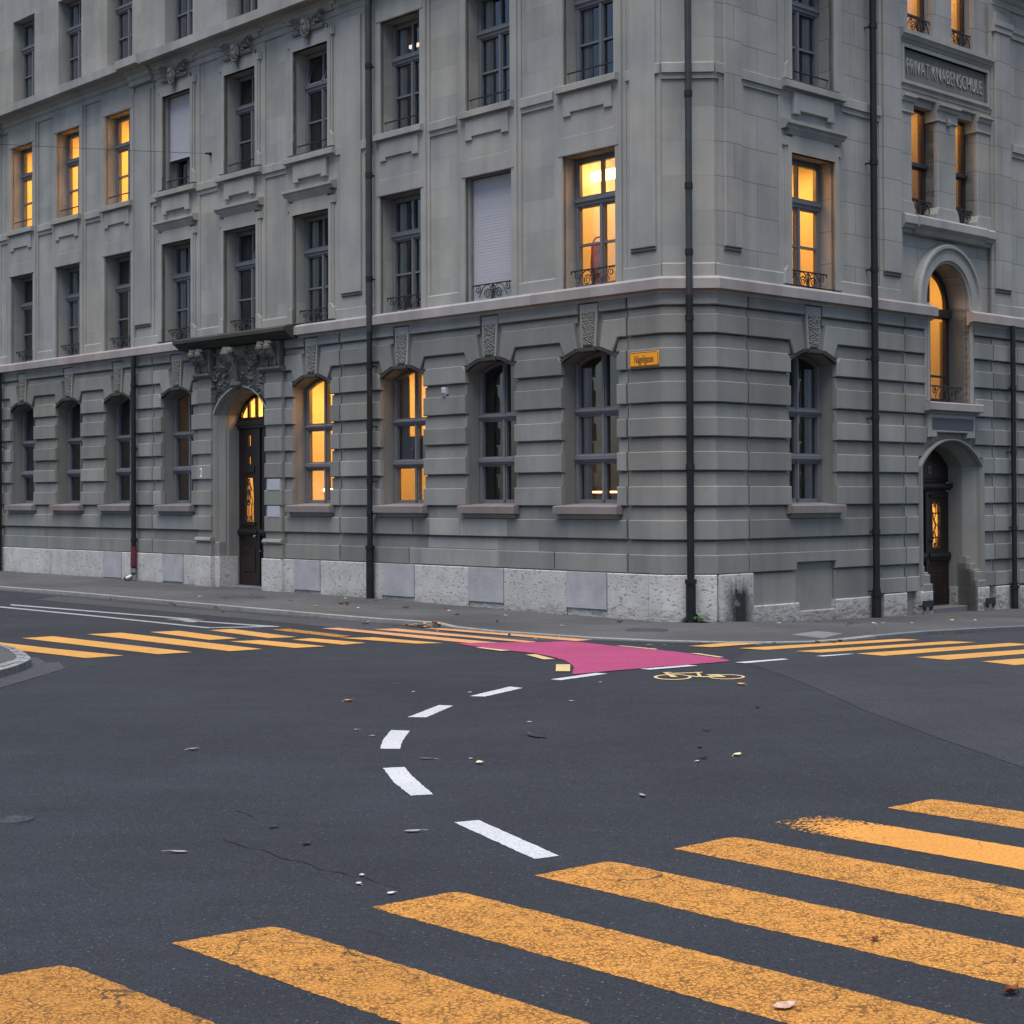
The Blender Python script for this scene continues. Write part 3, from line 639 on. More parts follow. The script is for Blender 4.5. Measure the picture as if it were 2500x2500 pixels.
for (z0, z1), (y0, y1) in zip(ZS, ZS[1:]): mold(wl, [Lx(1.28), tuple(C1), tuple(C2), Rx(1.30)], [(-.06, y1), (0, y1), (0, z0-.028), (-.06, z0-.028)], RB, tone=tn())
for z0, z1 in ((1.54, 1.732), (1.01, 1.212)): recess(Rr, 1.30, 5.57, z0, z1, (2.6, 3.9))
# blocks that turn the bevelled corner
for z0, z1 in BANDS+[(4.82, 5.0)]:
    prof = [(-.06, z0), (Wb-BV, z0), (Wb, z0+BV), (Wb, z1-BV), (Wb-BV, z1), (-.06, z1)]
    mold(wl, [Lx(1.255), tuple(C1), tuple(C2), Rx(1.275)], prof, RB, tone=tn())
pier(Rr, 1.325, 0, None, RW[0]); pier(Rr, 0, 5.57, RW[0], None, jt=None)
for z0, z1 in BANDS[6:7]: course(Rr, 1.325, 5.57, z0, z1)
slab(wl, Rr, [(1.31, .72), (2.5, .72), (2.5, .84), (3.54, .84), (3.54, .72), (5.57, .72), (5.57, 1.01), (1.31, 1.01)], -.06, Wb, RB, BV, tn())
slab(wl, Rr, rect(1.36, 2.5, -.3, .695), -.06, .012, RB, .006, tn()); slab(wl, Rr, rect(3.54, 4.9, -.3, .695), -.06, .012, RB, .006, tn())
slab(wl, Rr, rect(2.5, 3.54, .05, .80), -.14, -.11, "sandstone_rustic"); 
RB2 = BANDS+[(.24, .50)]
for i, (z0, z1) in enumerate(RB2):
    for a, b in ((5.615, None), (None, 8.45), (8.495, 9.3), (9.34, 11.2), (11.24, 14)):
        if a is None:
            a = TC+(.80 if z0 > 3.5 else 1.07 if z0 < 2.5 else .5); 
            if 2.6 < z0 < 3.5: a = TC+.83
        if b is None:
            b = TC-(.80 if z0 > 3.5 else 1.03 if z0 < 2.5 else .8)
            if 2.6 < z0 < 3.5: b = TC-.78
        if b-a > .1:
            slab(wl, Rr, rect(a, b, z0, z1), -.06, Wb, RB, BV, tn())
            if i+1 < len(RB2): slab(wl, Rr, rect(a, b, RB2[i+1][1], z0-.028), -.06, 0, RB, .004, tn())
            if i == 0: slab(wl, Rr, rect(a, b, z1, 4.79), -.06, 0, RB, .004, tn())
slab(wl, Rr, rect(4.66, 5.57, .24, .50), -.06, Wb, RB, BV, tn()); slab(wl, Rr, rect(4.66, 5.57, .50, .692), -.06, 0, RB, .004, tn())
for a, b in ((5.6, TC-.8), (TC+.8, 14)): slab(wl, Rr, rect(a, b, 4.82, 5.0), -.06, Wb, RB, BV, tn())
# lighter replaced stones low on the long wall
for a, b, z0, z1 in ((4.02, 6.02, 1.245, 1.535), (4.22, 6.25, .73, 1.005), (4.3, 6.1, 1.02, 1.235)):
    m = (a+b)/2+.2
    for q, r_ in ((a, m-.004), (m+.004, b)): slab(wl, L, rect(q, r_, z0, z1), -.01, (Wb if z1-z0 > .25 else 0)+.006, "sandstone_trim", .004, rot_(.05)) if z0 < 1.01 or z0 > 1.2 else None
slab(wl, L, rect(4.3, 6.1, 1.02, 1.205), -.01, .004, "sandstone_trim", .002)
part(wl, "ground_floor_wall")
for W, cs in ((L, LW), (Rr, RW)):
    for c in cs: part(keybits(W, c, 0), "keystone")

def piece(name, fn, *a, **k): b_ = MB(); fn(b_, *a, **k); return part(b_, name)
# ---- plinth of pale limestone
CUTR = {(7.33, 6.43), (4.97, 4.09), (2.6, 1.71)}
def plinth_L(us, cut):
    pl = MB()
    for a, b in zip(us, us[1:]):
        if (a, b) in cut:
            slab(pl, L, rect(a+.004, b-.004, .13, .71), -.1, .078, "limestone_cut", .004, rot_(.04)); slab(pl, L, rect(a+.004, b-.004, -.5, .126), -.1, .05, "limestone_plinth", .01)
        else: slab(pl, L, rect(a+.004, b-.004, -.5, .71), -.1, .07+random.uniform(-.01, .008), "limestone_plinth", .012, rot_(.07))
    part(pl, "plinth")
plinth_L([.82, 1.71, 2.6, 4.09, 4.97, 6.43, 7.33, 8.3, 9.23, 10.05, 11.03], {(1.71, 2.6), (4.09, 4.97), (6.43, 7.33), (9.23, 10.05)})
plinth_L([12.91, 14.09, 14.89, 16.65, 17.46, 20, 22.2, 24, 27], {(14.09, 14.89), (16.65, 17.46)})
pl = MB(); pp = [(-.1, -.5), (.07, -.5), (.07, .70), (.06, .712), (-.1, .712)]
mold(pl, [Lx(.815), tuple(C1), tuple(C2)], pp, "limestone_plinth", 1.02)
part(pl, "plinth"); pl = MB()
mold(pl, [tuple(C2), Rx(.9)], pp, "limestone_stained", .98, u0=.555); mold(pl, [Rx(.905), Rx(1.36)], pp, "limestone_stained", .9, u0=.905); part(pl, "plinth"); pl = MB()
for a, b, z in ((1.365, 2.54, .20), (3.52, 4.66, .21), (4.9, 5.58, .23), (8.5, 9.3, .225), (9.33, 11, .2), (11, 14, .2)): piece("plinth", slab, Rr, rect(a, b, -1, z), -.1, .06, "limestone_plinth", .012, rot_(.06))
slab(pl, Rr, rect(2.55, 3.51, -1, .06), -.1, .055, "limestone_plinth", .012, .85); slab(pl, Rr, rect(2.55, 3.51, .06, .21), -.12, -.06, "limestone_plinth", .01, 1.05)
part(pl, "plinth")

# ---- upper walls
uw = MB(); tone_l = 1.0
rc = lambda c, h, z: rect(c-h, c+h, z[0], z[1])
slab(uw, L, rect(UL0, 27, 5.05, 15), -.5, 0, "sandstone_ashlar_faint", holes=[rc(c, HF, F1) for c in LF]+[rc(c, HF2, F2) for c in LF]+[rc(c, HF2, F3) for c in LF], hole_depth=-REV-.06)
adopt(uw.build("upper_wall"), BLD)
uw = MB()
tw = [(5.90, 6.70), (7.31, 8.02)]
slab(uw, Rr, rect(UR0, 5.52, 5.05, 15), -.5, 0, "sandstone_ashlar_dark_joint", holes=[rc(RW[0]-.02, HF, F1), rc(RW[0]-.02, HF2, F2)], hole_depth=-REV-.06)
slab(uw, Rr, rect(8.5, 14, 5.05, 15), -.5, 0, "sandstone_ashlar_dark_joint")
RD = -.07
slab(uw, Rr, [(5.52, 5.05)]+[(TC-.665, 5.05)]+tw_hole[2:][::-1]+[(TC+.665, 5.05), (8.5, 5.05), (8.5, 6.75), (5.52, 6.75)], -.5, RD, "sandstone_ashlar_dark_joint", hole_depth=-.5)
slab(uw, Rr, rect(5.52, 8.5, 6.75, 15), -.5, RD, "sandstone_ashlar_dark_joint", holes=[rect(a, b, 6.83, 8.76) for a, b in tw]+[rect(a, b, 10.06, 13) for a, b in tw], hole_depth=-.40)
slab(uw, K, rect(0, KW, 5.05, 15), -.3, 0, "sandstone_ashlar_faint")
adopt(uw.build("upper_wall"), BLD)

# ---- belt courses and cornice
BELT = [(0, 4.985), (.045, 4.995), (.06, 5.035), (.075, 5.04), (.155, 5.055), (.155, 5.205), (.08, 5.25), (0, 5.25)]
for pth, jn in (([Lx(27), Lx(13.62)], 1.4), ([Lx(10.2), tuple(C1), tuple(C2), Rx(TC-.56)], 1.4), ([Rx(TC+.60), Rx(14)], 1.0)):
    bl = MB(); mold(bl, pth, BELT, "belt_stone", joints=jn); part(bl, "belt_course")
def piece(name, fn, *a, **k): b_ = MB(); fn(b_, *a, **k); return part(b_, name)
base = [(0, 5.24), (.035, 5.24), (.035, 5.44), (.02, 5.46), (0, 5.46)]; T_ = "sandstone_trim"
STR = [(0, 8.27), (.03, 8.27), (.03, 8.35), (.065, 8.36), (.065, 8.50), (.03, 8.52), (0, 8.52)]
for nm, pr, h in (("base_course", base, HF), ("string_course", STR, .80)):
    us = [27]+[x for c in reversed(LF) for x in (c+h, c-h)]+[UL0]
    for a, b in zip(us[::2], us[1::2]): piece(nm, wmold, L, a, b, pr, T_)
    piece(nm, mold, [tuple(C1), tuple(C2)], pr, T_); hr = HF if h == HF else .80
    for a, b in ((UR0, RW[0]-.02-hr), (RW[0]-.02+hr, 5.5 if h == HF else 4.9), (8.52 if h == HF else 9.2, 14)): piece(nm, wmold, Rr, a, b, pr, T_)
COR = [(0, 11.0), (.04, 11.02), (.04, 11.13), (.065, 11.15), (.08, 11.17), (.09, 11.24), (.14, 11.27), (.18, 11.31), (.2, 11.325), (.34, 11.33), (.37, 11.34), (.39, 11.35), (.39, 11.53), (.1, 11.66), (0, 11.66)]
bx = lambda p, k: [(a+(k if a > 0 else 0), z) for a, z in p]
co = MB(); wmold(co, L, 27, 16.2, COR, "sandstone_trim", joints=1.3); wmold(co, L, 16.2, 15.3, bx(COR, .09), "sandstone_trim"); wmold(co, L, 15.3, UL0, COR, "sandstone_trim", joints=1.3)
wmold(co, L, 23.5, 22.5, bx(COR, .09), "sandstone_trim"); part(co, "cornice")
piece("cornice", mold, [tuple(C1), tuple(C2), Rx(5.5)], COR, "sandstone_trim"); piece("cornice", wmold, Rr, 8.5, 14, COR, "sandstone_trim")
LOWC = [(0, 10.5), (.03, 10.51), (.03, 10.6), (.055, 10.62), (.055, 10.72), (0, 10.74)]
piece("string_course", wmold, Rr, 8.5, 9.14, bx(LOWC, .07), "sandstone_trim"); piece("string_course", wmold, Rr, 9.16, 14, LOWC, "sandstone_trim")
# ---- pilaster strips
def pilaster(W, a, b, z0=5.25, z1=11.06, step=.09):
    mb = MB(); mt = "sandstone_ashlar_dark_joint" if W is Rr else "sandstone_trim"
    box(mb, W, a-step, b+step, z0, z1, -.01, .028, mt); box(mb, W, a, b, 5.72, z1-.18, .0, .075, mt, .012)
    slab(mb, W, rect(a, b, 5.66, 5.72), 0, .06, "carved_stone", .02)  # dark strip, shade of the raised panel's underside put into the colour
    return part(mb, "pilaster")
for a, b in ((.66, 1.18), (7.95, 8.56), (15.42, 16.08), (22.75, 23.35)): pilaster(L, a, b)
pilaster(Rr, .73, 1.14); pilaster(Rr, 4.96, 5.47); pilaster(Rr, 8.55, 9.1)

# ---- windows
def frame_holes(c, half, zs_list, mull, fw, top=None):
    """pane rectangles between transom heights; top: arch function for the upper row"""
    out = []
    for (z0, z1) in zs_list:
        for a, b in ((c-half+fw, c-mull/2), (c+mull/2, c+half-fw)): out.append(rect(a, b, z0, z1))
    return out
def scroll(c, r, a0, turns, n=22, k=.25): return [(c[0]+r*(1-(1-k)*i/n)*math.cos(a0+turns*2*math.pi*i/n), c[1]+r*(1-(1-k)*i/n)*math.sin(a0+turns*2*math.pi*i/n)) for i in range(n+1)]
def rail_mesh(half, h=.27):
    mb = MB(); T = lambda pts, r=.009: tube(mb, [(x, 0, z) for x, z in pts], r, "iron", 5)
    T([(-half, h), (half, h)], .013); T([(0, 0), (0, h)], .014)
    for s in (-1, 1):
        T([(s*half, h), (s*half*.985, h-.05)], .012)
        T([(s*x, z) for x, z in scroll((.145, .105), .085, math.pi*.75, -1.6)]); T([(s*.07, .17), (s*.03, .24), (s*.0, .26)]); T([(s*.145, .19), (s*.085, .18), (s*.03, .05), (s*.05, 0)])
        T([(s*.17, h-.005), (s*.25, .22), (s*.31, .14), (s*.345, .06)]); T([(s*.17, h-.005), (s*.09, .245), (s*.04, .17), (s*.012, .08)])
        T([(s*x, z) for x, z in scroll((half-.13, h-.075), .072, math.pi*.25, 1.5)])
    me = mb.build("window_railing"); d = me.data; bpy.data.objects.remove(me); return d
RAIL = rail_mesh(.51); RAIL_S = rail_mesh(.37)
def put_rail(W, c, z, w_, win, data=None):
    o = bpy.data.objects.new("window_railing", data or RAIL); COL.objects.link(o)
    q = W.p(c, z, w_); ang = math.atan2(W.d.y, W.d.x)+(math.pi if W is L else 0)
    o.parent = win; o.matrix_world = Matrix.Translation(q) @ Matrix.Rotation(ang, 4, 'Z'); return o
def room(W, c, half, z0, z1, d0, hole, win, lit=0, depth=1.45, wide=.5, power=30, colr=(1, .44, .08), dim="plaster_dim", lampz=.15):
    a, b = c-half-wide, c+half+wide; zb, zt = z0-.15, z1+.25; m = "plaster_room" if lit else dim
    mb = MB(); 
    slab(mb, W, rect(a, b, zb, zt), d0-.01, d0-.005, m, holes=[hole])
    P = W.p; d1 = d0-depth
    for q in ([(a, zb, d1), (b, zb, d1), (b, zt, d1), (a, zt, d1)], [(a, zb, d0), (a, zt, d0), (a, zt, d1), (a, zb, d1)], [(b, zb, d0), (b, zt, d0), (b, zt, d1), (b, zb, d1)], [(a, zt, d0), (b, zt, d0), (b, zt, d1), (a, zt, d1)], [(a, zb, d0), (b, zb, d0), (b, zb, d1), (a, zb, d1)]):
        mb.face([P(*t) for t in q], [(0, 0)]*4, m)
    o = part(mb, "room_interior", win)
    if lit:
        li = bpy.data.lights.new("room_lamp", 'AREA'); li.shape = 'RECTANGLE'; li.size = (b-a)*.6; li.size_y = depth*.4; li.energy = power; li.color = colr
        lo = bpy.data.objects.new("room_lamp", li); COL.objects.link(lo); lo.location = P(c, zt-lampz, d0-depth*.5)
    return o
def curtain(W, c, half, z0, z1, w_, win, sides=(-1, 1), width=.22):
    mb = MB()
    for s in sides:
        n = 14; e = c+s*(half-.02) if s else c-.02; s = s or -1
        for i in range(n):
            x0, x1 = e-s*width*i/n, e-s*width*(i+1)/n; w0, w1 = w_+.025*math.sin(i*1.7), w_+.025*math.sin((i+1)*1.7)
            mb.face([W.p(x0, z0, w0), W.p(x1, z0, w1), W.p(x1, z1, w1), W.p(x0, z1, w0)], [(0, 0)]*4, "curtain")
    return part(mb, "curtain", win)
def pane(W, hole, w_, win):
    hole = hole[::-1] if W is L else hole   # glass faces the street
    mb = MB(); mb.face([W.p(*q, w_) for q in hole], [(0, 0)]*len(hole), "window_glass"); return part(mb, "pane", win)
def gf_window(W, c, lit=0, power=30, dim="plaster_dim", curt=(), **k):
    d = -REV; fm = "frame_paint"; mb = MB(); hole = arch(c, HG-.01, 1.78, 4.04, 4.24); zt = lambda x: arch_z(x, HG, 4.05, 4.25)-.075
    H = frame_holes(c, HG, [(1.86, 2.43), (2.6, 3.2)], .10, .09)
    for s in (-1, 1):
        xs = [.05+(HG-.14)*i/5 for i in range(6)]; H.append([(c+s*.05, 3.35), (c+s*(HG-.09), 3.35)]+[(c+s*x, zt(x)) for x in xs[::-1]])
    slab(mb, W, hole, d-.08, d, fm, holes=H)
    for z0, z1, pr in ((2.455, 2.585, .07), (3.225, 3.325, .06)):
        wmold(mb, W, c-HG+.03, c+HG-.03, [(d-.02, z0), (d+pr*.5, z0+.01), (d+pr*.6, z0+.04), (d+pr, z0+.05), (d+pr, z1-.02), (d, z1)], fm)
    box(mb, W, c-.025, c+.025, 1.84, 4.12, d-.02, d+.03, fm, .008)
    for s in (-1, 1): box(mb, W, c+s*(HG-.045)-.03, c+s*(HG-.045)+.03, 1.8, 4.06, d-.02, d+.025, fm, .008)
    win = part(mb, "window"); pane(W, hole, d-.05, win)
    sm = MB(); u0, u1 = c-HG-.075, c+HG+.075
    wmold(sm, W, u0, u1, [(-REV-.05, 1.60), (.15, 1.63), (.15, 1.745), (.13, 1.757), (-REV-.05, 1.80)], "sill_stone"); wmold(sm, W, u0+.06, u1-.06, [(0, 1.535), (.05, 1.55), (.08, 1.6), (.08, 1.63), (0, 1.63)], "sandstone_rustic")
    part(sm, "sill", win)
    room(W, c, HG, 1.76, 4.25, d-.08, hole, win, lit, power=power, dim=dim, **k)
    if curt: curtain(W, c, HG, 1.85, 4.0, d-.11, win, curt)
    return win
def f_window(W, c, z, half, lit=0, power=30, rail=None, blind=None, curt=(), sill=True, wide_sill=.66, dim="plaster_dim", dark=False, tilt=False, mull=.10, d=None, **k):
    d = -.255 if d is None else d; fm = "frame_dark" if dark else "frame_paint"; z0, z1 = z; hole = rect(c-half+.01, c+half-.01, z0+.01, z1-.01); H_ = z1-z0
    mb = MB(); t0 = z0+H_*.645; t1 = t0+.11; gb = z0+H_*.34; fw_ = .085
    holes = frame_holes(c, half, [(z0+.09, gb-.018), (gb+.018, t0-.05)], mull, fw_)+frame_holes(c, half, [(t1+.03, z1-.09)], .045, fw_)
    slab(mb, W, hole, d-.07, d, fm, holes=holes)
    wmold(mb, W, c-half+.02, c+half-.02, [(d-.02, t0-.03), (d+.03, t0-.02), (d+.035, t0+.03), (d+.06, t0+.04), (d+.06, t1-.02), (d, t1)], fm)
    box(mb, W, c-.028, c+.028, z0+.05, t0-.03, d-.02, d+.028, fm, .008)
    for s in (-1, 1): box(mb, W, c+s*(half-.04)-.03, c+s*(half-.04)+.03, z0+.01, z1-.01, d-.02, d+.022, fm, .008)
    if tilt:                                                                                      # upper light tipped open
        for s in (-1, 1):
            if tilt == 1 or s == tilt: 
                x0, x1 = (c+.02, c+half-.07) if s > 0 else (c-half+.07, c-.02)
                for a, b, za, zb in ((x0, x0+.035, 0, 1), (x1-.035, x1, 0, 1), (x0, x1, .95, 1), (x0, x1, 0, .06)):
                    hh = z1-.1-t1; q = [(a, t1+hh*za, d+.02-.0+.16*za*-1), (b, t1+hh*za, d+.02-.16*za), (b, t1+hh*zb, d+.02-.16*zb), (a, t1+hh*zb, d+.02-.16*zb)]
                    mb.face([W.p(*t) for t in q], [(0, 0)]*4, "frame_paint", 1.6)
    win = part(mb, "window"); pane(W, hole, d-.045, win)
    if sill:
        sm = MB(); wmold(sm, W, c-wide_sill, c+wide_sill, [(-REV-.05, 8.36), (.05, 8.37), (.07, 8.40), (.15, 8.41), (.15, 8.51), (.12, 8.525), (-REV-.05, 8.56)], "sandstone_trim"); part(sm, "sill", win)
        rb = MB(); tube(rb, [W.p(c-half, z0+.22, -.05), W.p(c+half, z0+.22, -.05)], .013, "iron", 6); part(rb, "guard_bar", win)
    if rail: put_rail(W, c, z0+.015, -.06, win, rail)
    if blind is not None:
        bm_ = MB(); bz = z0+H_*blind
        nb = max(8, int((z1-bz)/.05))
        for i in range(nb):
            a, b = bz+(z1-.02-bz)*i/nb, bz+(z1-.02-bz)*(i+1)/nb
            bm_.face([W.p(c-half+.03, a, d+.133), W.p(c+half-.03, a, d+.133), W.p(c+half-.03, b, d+.131), W.p(c-half+.03, b, d+.131)], [(0, 0)]*4, "roller_blind", random.uniform(.985, 1.015)); bm_.face([W.p(c-half+.03, b, d+.131), W.p(c+half-.03, b, d+.131), W.p(c+half-.03, b, d+.133), W.p(c-half+.03, b, d+.133)], [(0, 0)]*4, "roller_blind", .97)
        box(bm_, W, c-half+.03, c+half-.03, bz-.03, bz, d+.12, d+.145, "roller_blind")
        for s in (-1, 1): box(bm_, W, c+s*(half-.015)-.015, c+s*(half-.015)+.015, z0, z1, d+.1, d+.16, "zinc")
        part(bm_, "roller_blind", win)
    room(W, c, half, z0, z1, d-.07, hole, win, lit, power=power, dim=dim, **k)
    if curt: curtain(W, c, half, z0+.05, z1-.05, d-.11, win, curt)
    return win
def apron(mb, W, c): slab(mb, W, [(c-.54, 8.36), (c-.54, 8.015), (c-.37, 8.015), (c-.37, 8.075), (c+.37, 8.075), (c+.37, 8.015), (c+.54, 8.015), (c+.54, 8.36)], 0, .095, "sandstone_trim", .008)
def surround_plain(W, c):
    mb = MB(); T = "sandstone_trim"
    for h, w_ in ((.80, .028), (.72, .06)):
        slab(mb, W, rect(c-h, c+h, 5.25, 11.06), -.01, w_, T, holes=[rect(c-HF, c+HF, 5.25+.001, F1[1]), rect(c-HF2, c+HF2, 8.53, F2[1])], hole_depth=-.02)
    apron(mb, W, c)
    slab(mb, W, [(c-.66, 7.40), (c+.66, 7.40), (c+.66, 7.58), (c+.60, 7.58), (c+.60, 7.69), (c-.60, 7.69), (c-.60, 7.58), (c-.66, 7.58)], 0, .072, T, .004)
    slab(mb, W, [(c-.66, 10.59), (c+.66, 10.59), (c+.66, 10.8), (c-.66, 10.8)], 0, .072, T, .004)
    return part(mb, "window_surround")
def hood(mb, W, c, z, half, mat="sandstone_trim"):
    wmold(mb, W, c-half*.86, c+half*.86, [(0, z-.04), (.08, z-.03), (.11, z+.02), (.13, z+.05), (0, z+.05)], mat)
    wmold(mb, W, c-half, c+half, [(0, z+.05), (.12, z+.055), (.13, z+.09), (.16, z+.12), (.175, z+.125), (.175, z+.175), (.08, z+.205), (0, z+.215)], mat)
def surround_rich(W, c, f2=True, apr=True):
    mb = MB(); T = "sandstone_trim"
    slab(mb, W, rect(c-.86, c+.86, 5.25, 8.27), -.01, .022, T, holes=[rect(c-HF, c+HF, 5.251, F1[1])], hole_depth=-.02)
    slab(mb, W, rect(c-.86, c+.86, 8.27, 11.06), -.01, .022, T, holes=[rect(c-HF2, c+HF2, 8.53, F2[1])], hole_depth=-.02)
    for (z0, z1), h in ((F1, HF), (F2, HF2)):
        zb = z0+.03
        for a, w_ in ((.135, .05 if W is Rr else .055), (.09, .075 if W is Rr else .075)):
            q = [(c-h-a, zb), (c+h+a, zb), (c+h+a, z1+.1), (c+h+a+.06, z1+.1), (c+h+a+.06, z1+.24), (c+h-.03, z1+.24), (c+h-.03, z1+.33), (c-h+.03, z1+.33), (c-h+.03, z1+.24), (c-h-a-.06, z1+.24), (c-h-a-.06, z1+.1), (c-h-a, z1+.1)]
            slab(mb, W, q, -.01, w_, T, holes=[rect(c-h, c+h, zb+.001, z1)], hole_depth=-.02)
        for s in (-1, 1): slab(mb, W, [(c+s*(h-.0), zb), (c+s*(h+.19), zb), (c+s*(h+.16), zb+.22), (c+s*(h+.1), zb+.3), (c+s*h, zb+.3)][::s], -.01, .065 if W is Rr else .085, T, .01)
    hood(mb, W, c, 7.70, .80)
    if apr: apron(mb, W, c)
    return part(mb, "window_surround")
def antler_relief(W, c, win):
    """carved cartouche with leafy branches over the second floor windows"""
    mb = MB(); ax = (W.d, W.n, Vector((0, 0, 1))); m = "carved_pale"
    wmold(mb, W, c-.5, c+.5, [(.02, 10.84), (.12, 10.86), (.14, 10.9), (.14, 10.93), (.02, 10.93)], m)
    ball(mb, W.p(c, 10.95, .15), .10, .10, .17, m, ax); ball(mb, W.p(c, 11.02, .22), .06, .05, .07, m, ax); ball(mb, W.p(c, 10.8, .14), .05, .05, .09, m, ax)
    tube(mb, [W.p(c+.13*math.cos(t), 10.93+.17*math.sin(t), .18) for t in [i*math.pi/8 for i in range(17)]], .022, m, 6)
    tube(mb, [W.p(c, 10.78, .12), W.p(c, 10.62, .1)], [.03, .008], m, 6)
    for s in (-1, 1):
        st = [(.1, 10.93), (.22, 11.0), (.36, 11.06), (.5, 11.14)]
        tube(mb, [W.p(c+s*x, z, .13) for x, z in st], [.03, .026, .02, .01], m, 6)
        for x, z, dx, dz in ((.16, 10.97, .03, .16), (.25, 11.02, .04, .15), (.33, 11.05, .05, .14), (.42, 11.1, .04, .12), (.2, 10.98, .1, -.05), (.3, 11.03, .11, -.04), (.4, 11.08, .1, -.03), (.47, 11.12, .08, .06)):
            tube(mb, [W.p(c+s*x, z, .13), W.p(c+s*(x+dx*.5), z+dz*.55, .17), W.p(c+s*(x+dx), z+dz, .14)], [.014, .03, .006], m, 6)
    hood(mb, W, c, 11.16, .86)
    return part(mb, "carved_relief", win)
OR = (1, .44, .08)
# ground floor
lit_gf = {2: dict(lit=1, power=20), 3: dict(lit=1, power=28), 4: dict(lit=1, power=.35), 0: dict(dim="plaster_dim", curt=(1,)), 1: dict(dim="plaster_dim")}
for i, c in enumerate(LW):
    win = gf_window(L, c, **lit_gf.get(i, {}))
    if i == 0: b_ = MB(); box(b_, L, 2.1, 2.92, 1.965, 1.995, -.82, -.79, "tube_glow"); part(b_, "desk_lamp", win)
    if i == 2: b_ = MB(); box(b_, L, 7.16, 7.46, 2.62, 4.2, -.46, -.44, "plaster_dim"); box(b_, L, 6.2, 7.46, 2.5, 3.02, -.44, -.42, "plaster_dim"); part(b_, "light_block_panel", win)  # grey panels added behind the glass to block part of the room light
    if i == 3:
        b_ = MB(); [ball(b_, L.p(u, 2.06, -.9), .028, .028, .028, "bulb_glow") for u in (10.38, 10.14)]; part(b_, "bulb", win)
gf_window(Rr, RW[0], curt=(1,))
# first floor
for i, c in enumerate(LF):
    kw = dict(rail=RAIL, sill=False)
    if i == 0: kw.update(lit=1, power=14, lampz=.12)
    if i == 1: kw.update(blind=.02)
    if i == 4: kw.update(tilt=-1)
    if i in (2, 3, 5, 7): kw.update(curt=(1,))
    win = f_window(L, c, F1, HF, **kw)
    if i == 0: b_ = MB(); box(b_, L, 2.30, 3.02, 7.17, 7.33, -1.05, -.97, "lamp_glow"); part(b_, "ceiling_lamp", win)
for i, c in enumerate(LF):
    kw = {}
    if i >= 6: kw = dict(lit=1, power=62, depth=3.2)
    if i == 3: kw = dict(tilt=1)
    if i == 5: kw = dict(blind=.34)
    if i in (0, 1, 2, 4): kw = dict(curt=(1,) if i != 4 else (-1,))
    win = f_window(L, c, F2, HF2, wide_sill=.80 if 3 <= i <= 5 else .67, **kw)
    if i == 2: b_ = MB(); box(b_, L, 7.25, 7.7, 10.35, 10.41, -.95, -.9, "lamp_dim"); part(b_, "ceiling_lamp", win)
    if 3 <= i <= 5: antler_relief(L, c, win)
for c in LF: f_window(L, c, F3, HF2, sill=False, curt=(1,))
for i, c in enumerate(LF): (surround_rich if 3 <= i <= 5 else surround_plain)(L, c)
RC = RW[0]-.02
f_window(Rr, RC, F1, HF, lit=1, power=24, rail=RAIL, sill=False, curt=(-1,)); f_window(Rr, RC, F2, HF2, wide_sill=.82, curt=(-1, 0, 1)); surround_rich(Rr, RC)

